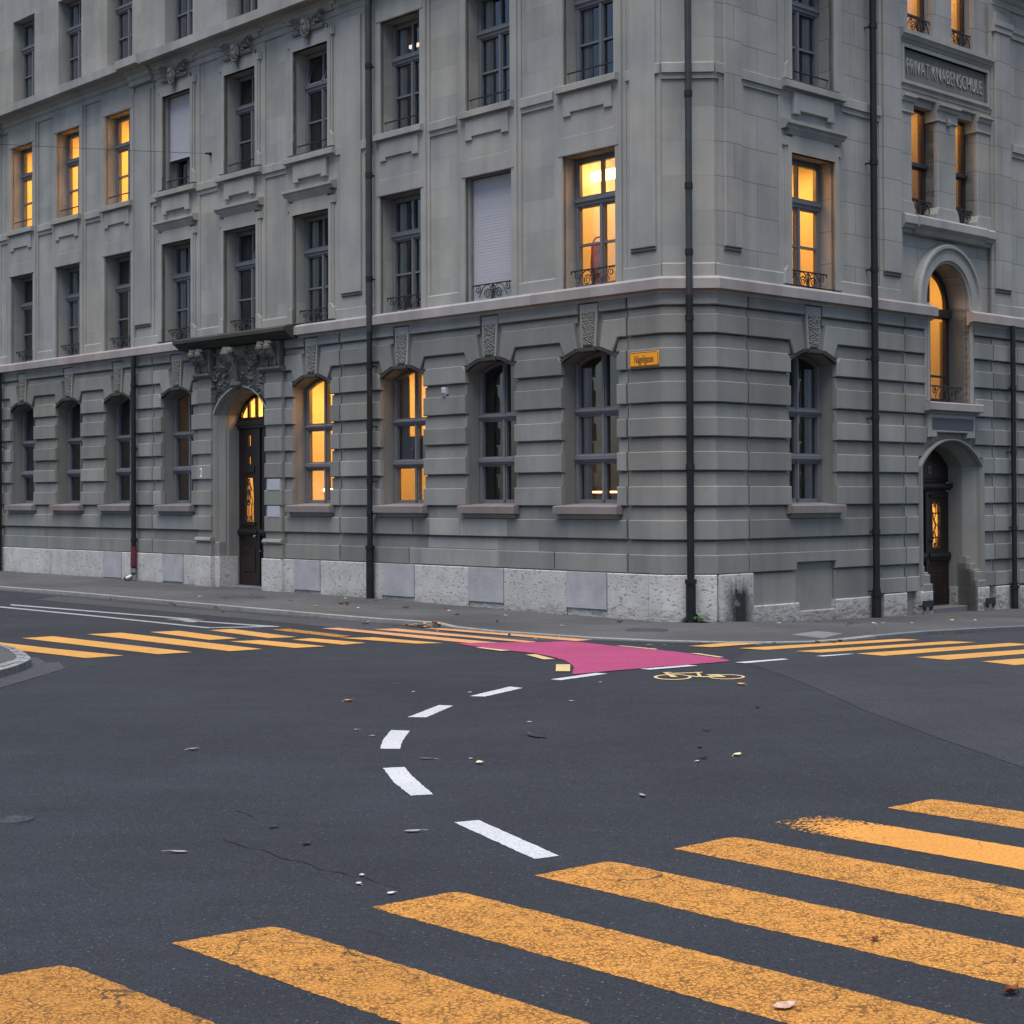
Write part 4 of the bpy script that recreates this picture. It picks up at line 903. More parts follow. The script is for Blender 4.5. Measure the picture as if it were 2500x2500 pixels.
# ---------------------------------------------------------------- main door on the long wall
def door_L():
    c, D = DC, -.44
    mb = MB(); M = "sandstone_rustic"
    # splayed stone jambs and archivolt, stepping inwards
    prev = .96
    for h0, h1, w0, w1 in ((.96, .93, .06, .02), (.93, .905, .02, -.02), (.905, .80, -.03, -.14), (.80, .775, -.17, -.2), (.775, .755, -.2, -.44)):
        oa = arch(c, h0, -.3, 3.62, 3.62+.54*h0/.96); ia = arch(c, h1, -.3, 3.62, 3.62+.54*h1/.96)
        for i in range(1, len(oa)):
            j = (i+1) % len(oa)
            if j == 1: continue
            mb.face([L.p(*oa[i], w0), L.p(*oa[j], w0), L.p(*ia[j], w1), L.p(*ia[i], w1)], [oa[i], oa[j], ia[j], ia[i]], M)
    for h0, h1, w in ((1.02, .96, .06), (.905, .905, -.03)):
        oa = arch(c, h0, -.3, 3.62, 3.62+.54*h0/.96+.0); ia = arch(c, h1, -.3, 3.62, 3.62+.54*h1/.96)
        if h0 != h1:
            for i in range(1, len(oa)):
                j = (i+1) % len(oa)
                if j == 1: continue
                mb.face([L.p(*oa[i], w), L.p(*oa[j], w), L.p(*ia[j], w), L.p(*ia[i], w)], [oa[i], oa[j], ia[j], ia[i]], "sandstone_trim")
    for a, b, w0, w1 in ((.905, .905, -.02, -.03), (.80, .80, -.14, -.17)):
        oa = arch(c, a, -.3, 3.62, 3.62+.54*a/.96)
        for i in range(1, len(oa)):
            j = (i+1) % len(oa)
            if j == 1: continue
            mb.face([L.p(*oa[i], w0), L.p(*oa[j], w0), L.p(*oa[j], w1), L.p(*oa[i], w1)], [oa[i]]*4, M)
    for s in (-1, 1): box(mb, L, min(c+s*.80, c+s*.93), max(c+s*.80, c+s*.93), -.3, 1.0, -.12, .035, M, .02); box(mb, L, min(c+s*.755, c+s*.94), max(c+s*.755, c+s*.94), -.3, .70, -.4, .05, "limestone_plinth", .015)
    part(mb, "door_surround")
    # rusticated piers, consoles and canopy
    pm = MB()
    for a, b in ((c-1.55, c-.97), (c+.97, c+1.50)):
        for z0, z1 in BANDS: box(pm, L, a, b, z0, z1, -.02, .125, RB, BV, tn()) if z0 < 4.2 and z0 > .8 else None
        box(pm, L, a+.01, b-.01, .7, 4.4, -.02, .085, RB); box(pm, L, a-.03, b+.03, -.3, .71, -.02, .15, "limestone_plinth", .015)
        box(pm, L, a-.02, b+.02, .72, 1.0, -.02, .13, RB, .01)
        wmold(pm, L, a-.03, b+.03, [(0, 1.0), (.16, 1.01), (.17, 1.04), (.14, 1.09), (.12, 1.1), (0, 1.1)], RB)
        wmold(pm, L, a-.06, b+.06, [(0, 4.38), (.14, 4.39), (.17, 4.43), (.2, 4.44), (.2, 4.49), (0, 4.5)], "carved_stone")
    part(pm, "door_pier")
    for s in (-1, 1):
        cm = MB(); cc = c+s*1.24
        for k in (-1, 1):
            x = cc+k*.13; pts = [(.30, 4.98), (.30, 4.88), (.27, 4.78), (.19, 4.70), (.12, 4.6), (.11, 4.5)]
            tube(cm, [L.p(x, z, w_) for w_, z in pts], [.075, .085, .085, .08, .075, .06], "carved_stone", 8)
            for t in range(3): tube(cm, [L.p(x-.07+.07*t, 4.62, .19), L.p(x-.07+.07*t, 4.52, .18)], .02, "carved_stone", 5)
            ball(cm, L.p(x, 4.86, .33), .095, .07, .085, "carved_stone", (L.d, L.n, Vector((0, 0, 1)))); ball(cm, L.p(x, 4.94, .30), .12, .06, .05, "carved_stone", (L.d, L.n, Vector((0, 0, 1))))
        box(cm, L, cc-.25, cc+.25, 4.5, 5.0, 0, .14, "carved_stone", .02); part(cm, "console")
    km = MB(); tube(km, [L.p(c, z, w_) for w_, z in ((.34, 4.93), (.36, 4.83), (.28, 4.68), (.2, 4.5), (.15, 4.32), (.14, 4.2), (.12, 4.1))], [.10, .14, .13, .115, .10, .115, .06], "carved_stone", 8)
    for s in (-1, 1): tube(km, [L.p(c+s*.10, z, w_) for w_, z in ((.36, 4.95), (.38, 4.82), (.30, 4.66), (.22, 4.48), (.18, 4.3))], .028, "carved_stone", 6); ball(km, L.p(c+s*.12, 4.86, .34), .05, .08, .08, "carved_stone", (L.d, L.n, Vector((0, 0, 1)))); ball(km, L.p(c+s*.1, 4.2, .15), .06, .08, .06, "carved_stone", (L.d, L.n, Vector((0, 0, 1))))
    part(km, "scroll_keystone")
    rm = MB(); rnd = random.Random(5)
    for s in (-1, 1):
        for k in range(60):
            x = rnd.uniform(.16, .92); z = rnd.uniform(arch_z(x, .96, 3.62, 4.16)+.07, 4.92); a = rnd.uniform(0, 6.28); l = rnd.uniform(.05, .12)
            tube(rm, [L.p(c+s*x, z, .04), L.p(c+s*(x+l*.5*math.cos(a)), z+l*.5*math.sin(a), .1), L.p(c+s*(x+l*math.cos(a)), z+l*math.sin(a), .05)], [.012, .035, .01], "carved_stone", 5)
        tube(rm, [L.p(c+s*x, z, .09) for x, z in scroll((.5, 4.68), .17, 0, 1.8)], .026, "carved_stone", 6); tube(rm, [L.p(c+s*x, z, .08) for x, z in scroll((.83, 4.4), .11, 2, -1.5)], .022, "carved_stone", 6)
    part(rm, "carved_relief")
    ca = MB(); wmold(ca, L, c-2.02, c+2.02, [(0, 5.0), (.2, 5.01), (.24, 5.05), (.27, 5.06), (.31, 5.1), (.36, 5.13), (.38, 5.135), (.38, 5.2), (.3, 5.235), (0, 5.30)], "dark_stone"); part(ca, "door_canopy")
    # door leaves
    lm = MB(); hw = .755; W_ = "door_wood"; mid = .025
    for s in (-1, 1):
        a, b = (c+mid*0+.006, c+hw) if s > 0 else (c-hw, c-.006)
        x0, x1 = (c+.2, c+.56) if s > 0 else (c-.56, c-.2)
        slot = rect(x0+.02, x1-.02, 1.42, 2.32); top = rect(a+.12, b-.1, 2.62, 3.22)
        sm = [(x0+.02, 1.42), (x1-.02, 1.42), (x1-.02, 1.95), (x1-.06, 2.32), (x0+.06, 2.32), (x0+.02, 1.95)]
        slab(lm, L, rect(a, b, .05, 3.33), D-.06, D, W_, holes=[sm, rect(x0+.13, x1-.13, 2.60, 2.76), rect(x0+.13, x1-.13, 2.98, 3.2)], hole_depth=D-.06)  # two small upper slits added, standing for lamp reflections in the glass
        slab(lm, L, rect(x0-.04, x1+.04, .38, .88), D, D+.03, W_, .02); slab(lm, L, rect(x0+.03, x1-.03, .45, .80), D+.01, D+.045, W_, .02, .8)
        slab(lm, L, [(x0-.06, 1.34), (x1+.06, 1.34), (x1+.06, 1.40), (x0-.06, 1.40)], D, D+.04, "door_wood_dark", .01)
        wmold(lm, L, a+.03, b-.03, [(D, 1.12), (D+.05, 1.14), (D+.07, 1.2), (D+.05, 1.26), (D, 1.28)], "door_wood_dark")
        slab(lm, L, [(x0-.02, 1.40), (x1+.02, 1.40), (x1+.02, 1.87), (x1-.05, 2.36), (x0+.05, 2.36), (x0-.02, 1.87)], D, D+.02, W_, .006, holes=[sm], hole_depth=D) if False else None
        slab(lm, L, rect(x0-.02, x1+.02, 2.42, 2.56), D, D+.03, "door_wood_dark", .012)
    box(lm, L, c-.045, c+.045, .05, 3.33, D-.02, D+.045, "door_wood_dark", .012)
    door = part(lm, "door")
    fm = MB(); box(fm, L, c-hw, c+hw, 3.33, 3.52, D-.08, D+.06, "door_wood_dark", .02); box(fm, L, c-hw, c+hw, 3.40, 3.44, D, D+.09, "door_wood", .01)
    fl = arch(c, .755, 3.52, 3.62, 3.62+.425, 14); H = []
    n = 5
    for k in range(n):
        a, b = c-.70+1.4*k/n+.03, c-.70+1.4*(k+1)/n-.03; zt = lambda x: arch_z(x-c, .755, 3.62, 4.045)-.06
        H.append([(a, 3.57), (b, 3.57)]+[(b+(a-b)*t/4, zt(b+(a-b)*t/4)) for t in range(5)])
    slab(fm, L, fl, D-.05, D, "door_wood_dark", holes=H); part(fm, "door_frame", door)
    gm = MB(); gm.face([L.p(*q, D-.04) for q in rect(c-hw, c+hw, 1.3, 3.33)[::-1]], [(0, 0)]*4, "window_glass"); gm.face([L.p(*q, D-.04) for q in fl[::-1]], [(0, 0)]*len(fl), "window_glass"); part(gm, "pane", door)
    gr = MB()
    for s in (-1, 1):
        x = c+s*.38; T = lambda p, r=.008: tube(gr, [L.p(x+u, z, D+.012) for u, z in p], r, "iron", 5)
        for u in (-.1, 0, .1): T([(u, 1.42), (u, 1.8)])
        T([(0, 1.8), (0, 2.3)], .012)
        for k in (-1, 1):
            T([(k*a, b) for a, b in scroll((.07, 1.5), .05, -1.5, 1.3)], .01); T([(k*.14, 1.75), (k*.12, 1.9), (k*.04, 2.0), (0, 1.9)]); T([(k*.01, 1.82), (k*.06, 1.9), (k*.07, 1.98), (k*.02, 2.08)], .011); T([(k*.015, 2.0), (k*.07, 2.06), (k*.06, 2.16), (0, 2.22)], .011); T([(k*.12, 2.05), (k*.05, 2.2), (k*.03, 2.32)])
            T([(k*.02, 1.75), (k*.05, 1.8), (k*.02, 1.86)], .014)
        T([(-.16, 1.45), (.16, 1.45)])
    part(gr, "door_grille", door)
    hm = MB(); box(hm, L, c+.06, c+.10, 1.0, 1.2, D+.0, D+.05, "iron", .006); ball(hm, L.p(c+.08, 1.12, D+.08), .03, .03, .03, "zinc"); ball(hm, L.p(c-.10, .82, D+.06), .018, .018, .018, "zinc"); part(hm, "handle", door)
    room(L, c, .755, 0.2, 4.05, D-.09, arch(c, .745, .3, 3.62, 4.03, 14), door, lit=1, power=38, depth=1.3, wide=.3)
    st = MB(); box(st, L, c-.75, c+.75, -.2, .105, D-.06, .02, "granite_kerb_dark", .01); part(st, "doorstep")
door_L()
text_mesh("house_number", "2", .27, .004, L, 13.29, 2.43, .125, "white_enamel", None, sx=.62, off=.004); adopt(bpy.data.objects["house_number"], BLD)

# ---------------------------------------------------------------- side door under the tower bay
def door_R():
    c, D = TC, -.50
    def ring(mb, h0, h1, w0, w1, mat, d0=0, d1=0):
        oa = arch(c, h0, -.6, 2.42, 2.42+.47*h0/.98-d0, 16); ia = arch(c, h1, -.6, 2.42, 2.42+.47*h1/.98-d1, 16)
        for i in range(1, len(oa)-0):
            j = (i+1) % len(oa)
            if j == 0 or j == 1: continue
            mb.face([Rr.p(*oa[i], w0), Rr.p(*oa[j], w0), Rr.p(*ia[j], w1), Rr.p(*ia[i], w1)], [oa[i], oa[j], ia[j], ia[i]], mat)
        i, j = len(oa)-1, 0
        mb.face([Rr.p(*oa[i], w0), Rr.p(*oa[j], w0), Rr.p(*ia[j], w1), Rr.p(*ia[i], w1)], [oa[i], oa[j], ia[j], ia[i]], mat)
    mb = MB(); M = "sandstone_rustic"
    for a in ((1.03, 1.03, -.02, .085), (1.03, .98, .085, .085), (.98, .965, .085, .05), (.965, .945, .05, .05), (.945, .935, .05, -.02), (.935, .93, -.02, -.03), (.93, .80, -.03, -.2), (.80, .785, -.2, -.19), (.785, .765, -.19, -.22), (.765, .755, -.22, -.5)): ring(mb, *a, M)
    # flared jamb feet on limestone blocks
    for s in (-1, 1):
        f = lambda x: c+s*x
        for h, z1, w1 in ((.98, .30, .10), (.955, .36, .12), (.93, .52, .07), (.90, .56, .03), (.86, .66, -.04), (.82, .78, -.12)):
            a, b = sorted((f(.74), f(h+.07))); box(mb, Rr, a, b, -.3, z1, -.3, w1, M, .012)
        a, b = sorted((f(.74), f(1.12))); box(mb, Rr, a, b, -.7, .235, -.48, .13, "limestone_plinth", .015)
    part(mb, "door_surround")
    for s in (-1, 1):
        pass
    pm = MB(); P = [(c-.76, 3.36), (c-.76, 2.93), (c-.50, 2.93), (c-.50, 3.02), (c+.50, 3.02), (c+.50, 2.93), (c+.76, 2.93), (c+.76, 3.36)]
    slab(pm, Rr, P, -.02, .075, "sandstone_trim", .012); part(pm, "panel"); pq = MB(); box(pq, Rr, c-.66, c+.68, 3.07, 3.275, .05, .083, "plaque_stone", .004); part(pq, "stone_plaque")
    lm = MB(); hw = .755
    for s in (-1, 1):
        a, b = (c+.006, c+hw) if s > 0 else (c-hw, c-.006); x = c+s*.36
        sl = []
        n = 5
        slot = [(x-.125, .97), (x-.06, .93), (x, .97), (x+.06, .93), (x+.125, .97), (x+.125, 1.74), (x+.06, 1.79), (x, 1.74), (x-.06, 1.79), (x-.125, 1.74)]
        slab(lm, Rr, rect(a, b, -.1, 1.98), D-.06, D, "door_wood", holes=[slot], hole_depth=D-.06)
        slab(lm, Rr, rect(x-.24, x+.24, .02, .62), D, D+.03, "door_wood", .02); slab(lm, Rr, rect(x-.17, x+.17, .09, .55), D+.01, D+.045, "door_wood", .02)
        wmold(lm, Rr, a+.03, b-.03, [(D, .70), (D+.05, .72), (D+.08, .8), (D+.06, .86), (D, .88)], "door_wood_dark"); wmold(lm, Rr, a+.1, b-.1, [(D, 1.86), (D+.04, 1.87), (D+.05, 1.91), (D, 1.92)], "door_wood")
    box(lm, Rr, c-.05, c+.05, -.1, 1.98, D-.02, D+.05, "door_wood_dark", .012); door = part(lm, "door")
    fm = MB(); wmold(fm, Rr, c-hw, c+hw, [(D-.05, 1.98), (D+.03, 1.99), (D+.06, 2.03), (D+.1, 2.05), (D+.1, 2.12), (D-.05, 2.14)], "door_wood_dark"); slab(fm, Rr, arch(c, hw, 2.14, 2.42, 2.8), D-.06, D, "door_wood_dark")
    slab(fm, Rr, [(c-.55, 2.2), (c+.55, 2.2), (c+.55, 2.36), (c+.3, 2.5), (c, 2.55), (c-.3, 2.5), (c-.55, 2.36)], D, D+.02, "door_wood", .01); part(fm, "door_frame", door)
    gm = MB(); gm.face([Rr.p(*q, D-.045) for q in rect(c-hw+.1, c+hw-.1, .85, 1.85)], [(0, 0)]*4, "window_glass"); part(gm, "pane", door)
    gr = MB()
    for s in (-1, 1):
        x = c+s*.36; T = lambda p, r=.008: tube(gr, [Rr.p(x+u, z, D+.005) for u, z in p], r, "iron", 5)
        for k in (-1, 1):
            T([(k*.02, .93), (k*.03, 1.15), (k*.09, 1.25), (k*.02, 1.36), (k*.09, 1.47), (k*.03, 1.57), (k*.02, 1.79)], .011)
            T([(k*.12, 1.1), (k*.11, 1.25), (k*.05, 1.36), (k*.11, 1.47), (k*.12, 1.6)])
            for zc in (1.0, 1.71): T([(k*a, b) for a, b in scroll((.065, zc), .042, 0, 1.4)], .01)
        T([(-.12, 1.14), (.12, 1.14)], .012); T([(-.12, 1.58), (.12, 1.58)], .012)
    part(gr, "door_grille", door)
    hm = MB(); box(hm, Rr, c+.06, c+.1, .98, 1.18, D, D+.05, "iron", .006); ball(hm, Rr.p(c+.08, 1.08, D+.08), .03, .03, .03, "iron"); part(hm, "handle", door)
    room(Rr, c, .6, .7, 2.0, D-.09, rect(c-.6, c+.6, .75, 1.95), door, lit=1, power=11, depth=1.0, wide=.1)
    adopt(text_mesh("door_number", "12", .2, .004, Rr, 7.12, 2.36, D+.026, "zinc", None, sx=.6), door)
    st = MB(); box(st, Rr, c-.74, c+.74, -.6, -.10, D-.08, -.1, "granite_kerb_dark", .01); part(st, "doorstep")
door_R()

# ---------------------------------------------------------------- tower bay: arched stair window, twin windows, inscription
def tower():
    c = TC; T = "sandstone_trim"; m = MB()
    def half_ring(mb, r0, r1, w0, w1, mat, cz=5.36, n=28, legs=5.25):
        pts = lambda r: [(c+r, legs)]+[(c+r*math.cos(math.pi*i/n), cz+r*math.sin(math.pi*i/n)) for i in range(n+1)]+[(c-r, legs)]
        A, B = pts(r0), pts(r1)
        for i in range(len(A)-1): mb.face([Rr.p(*A[i], w0), Rr.p(*A[i+1], w0), Rr.p(*B[i+1], w1), Rr.p(*B[i], w1)], [A[i], A[i+1], B[i+1], B[i]], mat)
    for a in ((1.03, 1.03, RD-.02, .05), (1.03, 1.0, .05, .085), (1.0, .955, .085, .085), (.955, .93, .085, .04), (.93, .74, .04, .04), (.74, .72, .04, .01), (.72, .69, .01, .0), (.69, .69, 0, -.08), (.69, .665, -.08, -.1), (.665, .665, -.1, -.45)): half_ring(m, *a, T)
    sm = MB()
    for s in (-1, 1):                                                                             # jambs of the stair window below the belt
        a, b = sorted((c+s*.665, c+s*.80)); slab(m, Rr, rect(a, b, 3.57, 5.3), -.4, .03, T, .01)
        a, b = sorted((c+s*.665, c+s*.74)); box(m, Rr, a, b, 3.57, 5.3, -.1, .045, T)
    part(m, "arch_surround")
    D = -.40; f = MB(); hole = arch(c, .66, 3.57, 5.36, 6.018, 24)
    fh = [rect(c-.55, c-.045, 3.66, 4.05), rect(c+.045, c+.55, 3.66, 4.05), rect(c-.55, c-.045, 4.085, 5.12), rect(c+.045, c+.55, 4.085, 5.12)]
    for s in (-1, 1): fh.append([(c+s*.03, 5.30)]+[(c+s*.56, 5.30)]+[(c+s*.56*math.cos(t), 5.36+.56*math.sin(t)) for t in [math.pi/2*.96*i/10 for i in range(11)]])
    slab(f, Rr, hole, D-.07, D, "frame_dark", holes=fh); wmold(f, Rr, c-.64, c+.64, [(D-.02, 5.12), (D+.07, 5.14), (D+.07, 5.27), (D, 5.30)], "frame_dark")
    win = part(f, "window"); pane(Rr, hole, D-.045, win); put_rail(Rr, c, 3.58, -.06, win, RAIL)
    s_ = MB(); wmold(s_, Rr, c-.86, c+.88, [(-.4, 3.34), (.16, 3.4), (.18, 3.41), (.18, 3.53), (.15, 3.55), (-.45, 3.59)], "belt_stone"); wmold(s_, Rr, c-.8, c+.82, [(0, 3.32), (.08, 3.33), (.11, 3.37), (.11, 3.41), (0, 3.41)], "sandstone_rustic"); part(s_, "sill", win)
    room(Rr, c, .66, 3.5, 6.1, D-.08, hole, win, lit=1, power=14, depth=1.3)
    # twin windows between stone piers, over a heavy sill
    tm = MB()
    wmold(tm, Rr, 5.52, 8.47, [(RD, 6.46), (.0, 6.48), (.02, 6.53), (.07, 6.55), (.09, 6.6), (.13, 6.62), (.13, 6.75), (.08, 6.79), (-.4, 6.84)], T); wmold(tm, Rr, 5.9, 8.14, [(0, 6.46), (.05, 6.48), (.09, 6.55), (.15, 6.6), (.17, 6.62), (.17, 6.752), (.1, 6.795), (0, 6.795)], T)
    piers = ((5.55, 5.90), (6.70, 7.31), (8.02, 8.46))
    for k, (a, b) in enumerate(piers):
        box(tm, Rr, a, b, 6.8, 8.72, -.40, .0, "sandstone_ashlar_dark_joint", .01)
        slab(tm, Rr, [(a-.07, 6.8), (b+.07, 6.8), (b+.07, 6.9), (b, 7.03), (a, 7.03), (a-.07, 6.9)] if k == 1 else ([(a, 6.8), (b+.07, 6.8), (b+.07, 6.9), (b, 7.03), (a, 7.03)] if k == 0 else [(a-.07, 6.8), (b, 6.8), (b, 7.03), (a, 7.03), (a-.07, 6.9)]), -.38, .025, T, .01)
        a2, b2 = (a-.04 if k else a), (b+.04 if k < 2 else b)
        wmold(tm, Rr, a2, b2, [(-.35, 8.55), (.02, 8.56), (.03, 8.58), (.015, 8.6), (.02, 8.74), (.05, 8.76), (.06, 8.81), (.10, 8.83), (.1, 8.88), (-.35, 8.9)], T)
    wmold(tm, Rr, 6.98, 7.08, [(0, 8.5), (.05, 8.52), (.06, 8.58), (.05, 8.64), (0, 8.66)], T)
    wmold(tm, Rr, 5.53, 8.48, [(-.4, 8.76), (-.02, 8.885), (.01, 8.89), (.01, 8.96), (.03, 8.97), (.03, 9.02), (.06, 9.04), (.0, 9.06), (-.1, 9.07)], T)
    slab(tm, Rr, rect(5.53, 8.48, 9.04, 9.86), -.1, .01, T, holes=[rect(5.64, 8.36, 9.13, 9.70)], hole_depth=-.05)
    slab(tm, Rr, rect(5.58, 8.42, 9.07, 9.76), 0, .035, T, .008, holes=[rect(5.64, 8.36, 9.13, 9.70)], hole_depth=-.05)
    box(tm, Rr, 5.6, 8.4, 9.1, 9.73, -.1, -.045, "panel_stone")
    wmold(tm, Rr, 5.52, 8.49, [(-.1, 9.78), (.02, 9.79), (.04, 9.83), (.06, 9.84), (.10, 9.9), (.12, 9.91), (.12, 9.99), (.05, 10.02), (-.38, 10.06)], T)
    part(tm, "window_surround")
    adopt(text_mesh("inscription", "PRIVAT KNABENSCHULE", .36, .02, Rr, 7.03, 9.405, -.034, "letter_stone", None, sx=.575, off=-.003, spacing=1.10), BLD)
    for (a, b) in tw:
        for z0, z1, pw in ((6.83, 8.8, 3), (10.06, 12.2, 13)):
            cc, h = (a+b)/2, (b-a)/2-.005; D = -.24; f = MB(); H_ = z1-z0
            hl = rect(cc-h, cc+h, z0, z1); tr_ = z0+H_*.47 if z0 < 9 else z0+1.3; t2 = z0+H_*.17
            slab(f, Rr, hl, D-.06, D, "frame_dark", holes=[rect(cc-h+.055, cc+h-.055, z0+.08, t2-.015), rect(cc-h+.055, cc+h-.055, t2+.015, tr_-.06), rect(cc-h+.055, cc+h-.055, tr_+.06, z1-.08)])
            wmold(f, Rr, cc-h+.02, cc+h-.02, [(D, tr_-.05), (D+.06, tr_-.03), (D+.06, tr_+.03), (D, tr_+.06)], "frame_dark")
            win = part(f, "window"); pane(Rr, hl, D-.04, win); put_rail(Rr, cc, z0+.01, -.12, win, RAIL_S)
            room(Rr, cc, h, z0, z1, D-.07, hl, win, lit=1, power=pw, depth=1.0, wide=.18, colr=(1, .42, .1) if z0 < 9 else OR)
    return
tower()

# ---------------------------------------------------------------- downpipes
def pipe(W, u, w_, z0, z1, r0, r1=None, zsw=5.0, mat="pipe_metal", mat2=None, collars=(), foot=False, low=None, red=None):
    mb = MB(); q = lambda z, w__=w_: W.p(u, z, w__)
    tube(mb, [q(z0), q(zsw)], r0, mat, 12); 
    if r1: tube(mb, [q(zsw-.02), q(z1)], r1, mat2 or mat, 12)
    for z in collars:
        rr = (r0 if z < zsw else (r1 or r0)); tube(mb, [q(z-.045), q(z+.045)], rr+.011, mat, 12); box(mb, W, u-.012, u+.012, z-.012, z+.012, 0, w_, "iron")
    if low: tube(mb, [q(z0-.1), q(low)], r0+.02, mat, 12); tube(mb, [q(low-.03), q(low+.03)], r0+.035, mat, 12)
    if red: tube(mb, [q(red[0]), q(red[1])], r0+.012, "pipe_red", 12)
    if foot: tube(mb, [q(z0+.02), q(z0-.08), q(z0-.16, w_+.06), q(z0-.22, w_+.2)], r0+.012, "zinc", 12)
    return part(mb, "downpipe")
pipe(L, 7.56, .17, -.1, 15, .052, .058, 4.95, "pipe_metal", "pipe_upper", (.45, 1.62, 2.2, 3.2, 4.3, 5.9, 7.8, 9.8), low=1.0)
pipe(K, KW/2, .17, -.2, 15, .055, .052, 4.95, "pipe_metal", "pipe_upper", (.58, 1.72, 2.35, 4.6, 5.6, 6.6, 8.0, 9.9), low=.62)
pipe(Rr, 4.50, .17, -.3, 15, .06, .06, 4.95, "pipe_metal", None, (.3, 1.3, 3.2, 4.2, 5.7, 7.5, 9.8), low=.25)
pipe(L, 15.98, .15, .35, 5.05, .055, None, 5.05, "pipe_metal", None, (1.0, 1.75, 3.0, 4.4), foot=True, red=(.42, .85))
pipe(Rr, 8.97, .15, -.35, 5.06, .048, None, 5.06, "pipe_metal", None, (.25, 1.3, 2.7, 3.9), low=.2)
pipe(L, 22.47, .15, .1, 5.05, .06, None, 5.05, "pipe_metal", None, (1.2, 3.2))

# ---------------------------------------------------------------- things fixed to the walls
def sign():
    r = empty("street_sign", L.p(.90, 4.0, .06)); tag(r, "yellow street name sign reading Nägeligasse on the corner wall", "street sign")
    m = MB(); rr = .035; u0, u1, z0, z1 = .60, 1.20, 3.90, 4.125
    rp = lambda a, b, c, d, q: [(x+q*math.cos(t), z+q*math.sin(t)) for x, z, s in ((b-q, d-q, 0), (a+q, d-q, 1), (a+q, c+q, 2), (b-q, c+q, 3)) for t in [math.pi/2*(s+i/4) for i in range(5)]]
    slab(m, L, rp(u0, u1, z0, z1, rr), .05, .068, "sign_yellow", .003); adopt(m.build("plate"), r)
    b = MB(); slab(b, L, rp(u0+.008, u1-.008, z0+.008, z1-.008, rr), .066, .0692, "sign_black", holes=[rp(u0+.016, u1-.016, z0+.016, z1-.016, rr-.008)], hole_depth=.066); adopt(b.build("border"), r)
    adopt(text_mesh("lettering", "Nägeligasse", .165, .002, L, .90, 4.008, .0692, "sign_black", None, sx=.52, off=.0012), r)
sign()
m = MB(); slab(m, L, rect(5.55, 5.66, 3.70, 3.82), .0, .09, "white_plate", .02); slab(m, L, rect(5.57, 5.64, 3.66, 3.70), .02, .07, "white_plate", .01)
tag(m.build("motion_sensor"), "small white sensor box high on the stone pier between two windows", "sensor")
for z, t in ((2.06, "upper white rectangular plate on the stone pier right of the double door"), (1.53, "lower white rectangular plate on the stone pier right of the double door")):
    m = MB(); slab(m, L, rect(10.46, 10.88, z, z+.215), .08, .132, "white_plate", .004); tag(m.build("wall_plate"), t, "wall plate", "white plates beside the main door")
for u, t in ((6.02, "black iron boot scraper low on the plinth left of the side door"), (8.06, "black iron boot scraper low on the plinth right of the side door")):
    m = MB(); w0 = .13; zb = interp(wall_base_R(0), u)+.06
    box(m, Rr, u-.16, u+.16, zb+.08, zb+.19, w0+.05, w0+.065, "iron"); 
    for s in (-1, 1): tube(m, [Rr.p(u+s*x, zb+z, w0+.05) for x, z in scroll((.1, .05), .05, 0, 1.3)], .014, "iron", 6); tube(m, [Rr.p(u+s*.14, zb+.1, w0-.05), Rr.p(u+s*.14, zb+.1, w0+.06)], .012, "iron", 5)
    tag(m.build("boot_scraper"), t, "boot scraper", "boot scrapers at the side door")
m = MB(); A = L.p(13.09, 9.08, .02); B = A.lerp(L.p(10.02, 7.99, 6), 3.2); pts = [A.lerp(B, t/20)+Vector((0, 0, -.25*4*(t/20)*(1-t/20)*.35)) for t in range(21)]
tube(m, pts, .0045, "iron", 5); tube(m, [A, A.lerp(B, .008)], .022, "iron", 6); ball(m, A, .04, .04, .04, "iron"); tag(m.build("overhead_wire"), "thin dark wire stretched from the facade across the left street", "wire")
# garment hanging behind the lit first floor window
def coat():
    m = MB(); c = L.p(2.69, 0, -.8); ax = (L.d, L.n, Vector((0, 0, 1))); rnd = random.Random(3)
    tube(m, [c+L.d*(.13*math.cos(t))+Vector((0, 0, 6.06+.13*math.sin(t))) for t in [math.pi*i/10 for i in range(11)]], .016, "coat_cloth", 6)
    n, k = 28, 12; V = []
    for j in range(k+1):
        t = j/k; z = 6.06-.78*t; rw = .125+.03*math.sin(t*5)+.02*t
        V.append([c+L.d*(rw*math.cos(a))+L.n*((.07+.02*t)*math.sin(a)*(1+.25*math.sin(5*a+t*6)))+L.d*.018*math.sin(7*a+t*9)+Vector((0, 0, z+.015*math.sin(3*a))) for a in [2*math.pi*i/n for i in range(n)]])
    for j in range(k):
        for i in range(n): l = (i+1) % n; m.face([V[j][i], V[j][l], V[j+1][l], V[j+1][i]], [(0, 0)]*4, "coat_cloth", .6+.7*abs(math.sin(i*1.3+j*.5)))
    m.face(V[0], [(0, 0)]*n, "coat_cloth")
    tag(m.build("hanging_coat"), "reddish brown draped garment seen through the brightest lit first floor window", "coat")
coat()
m = MB(); rnd = random.Random(9); b0 = K.p(KW/2+.03, -.01, .16)
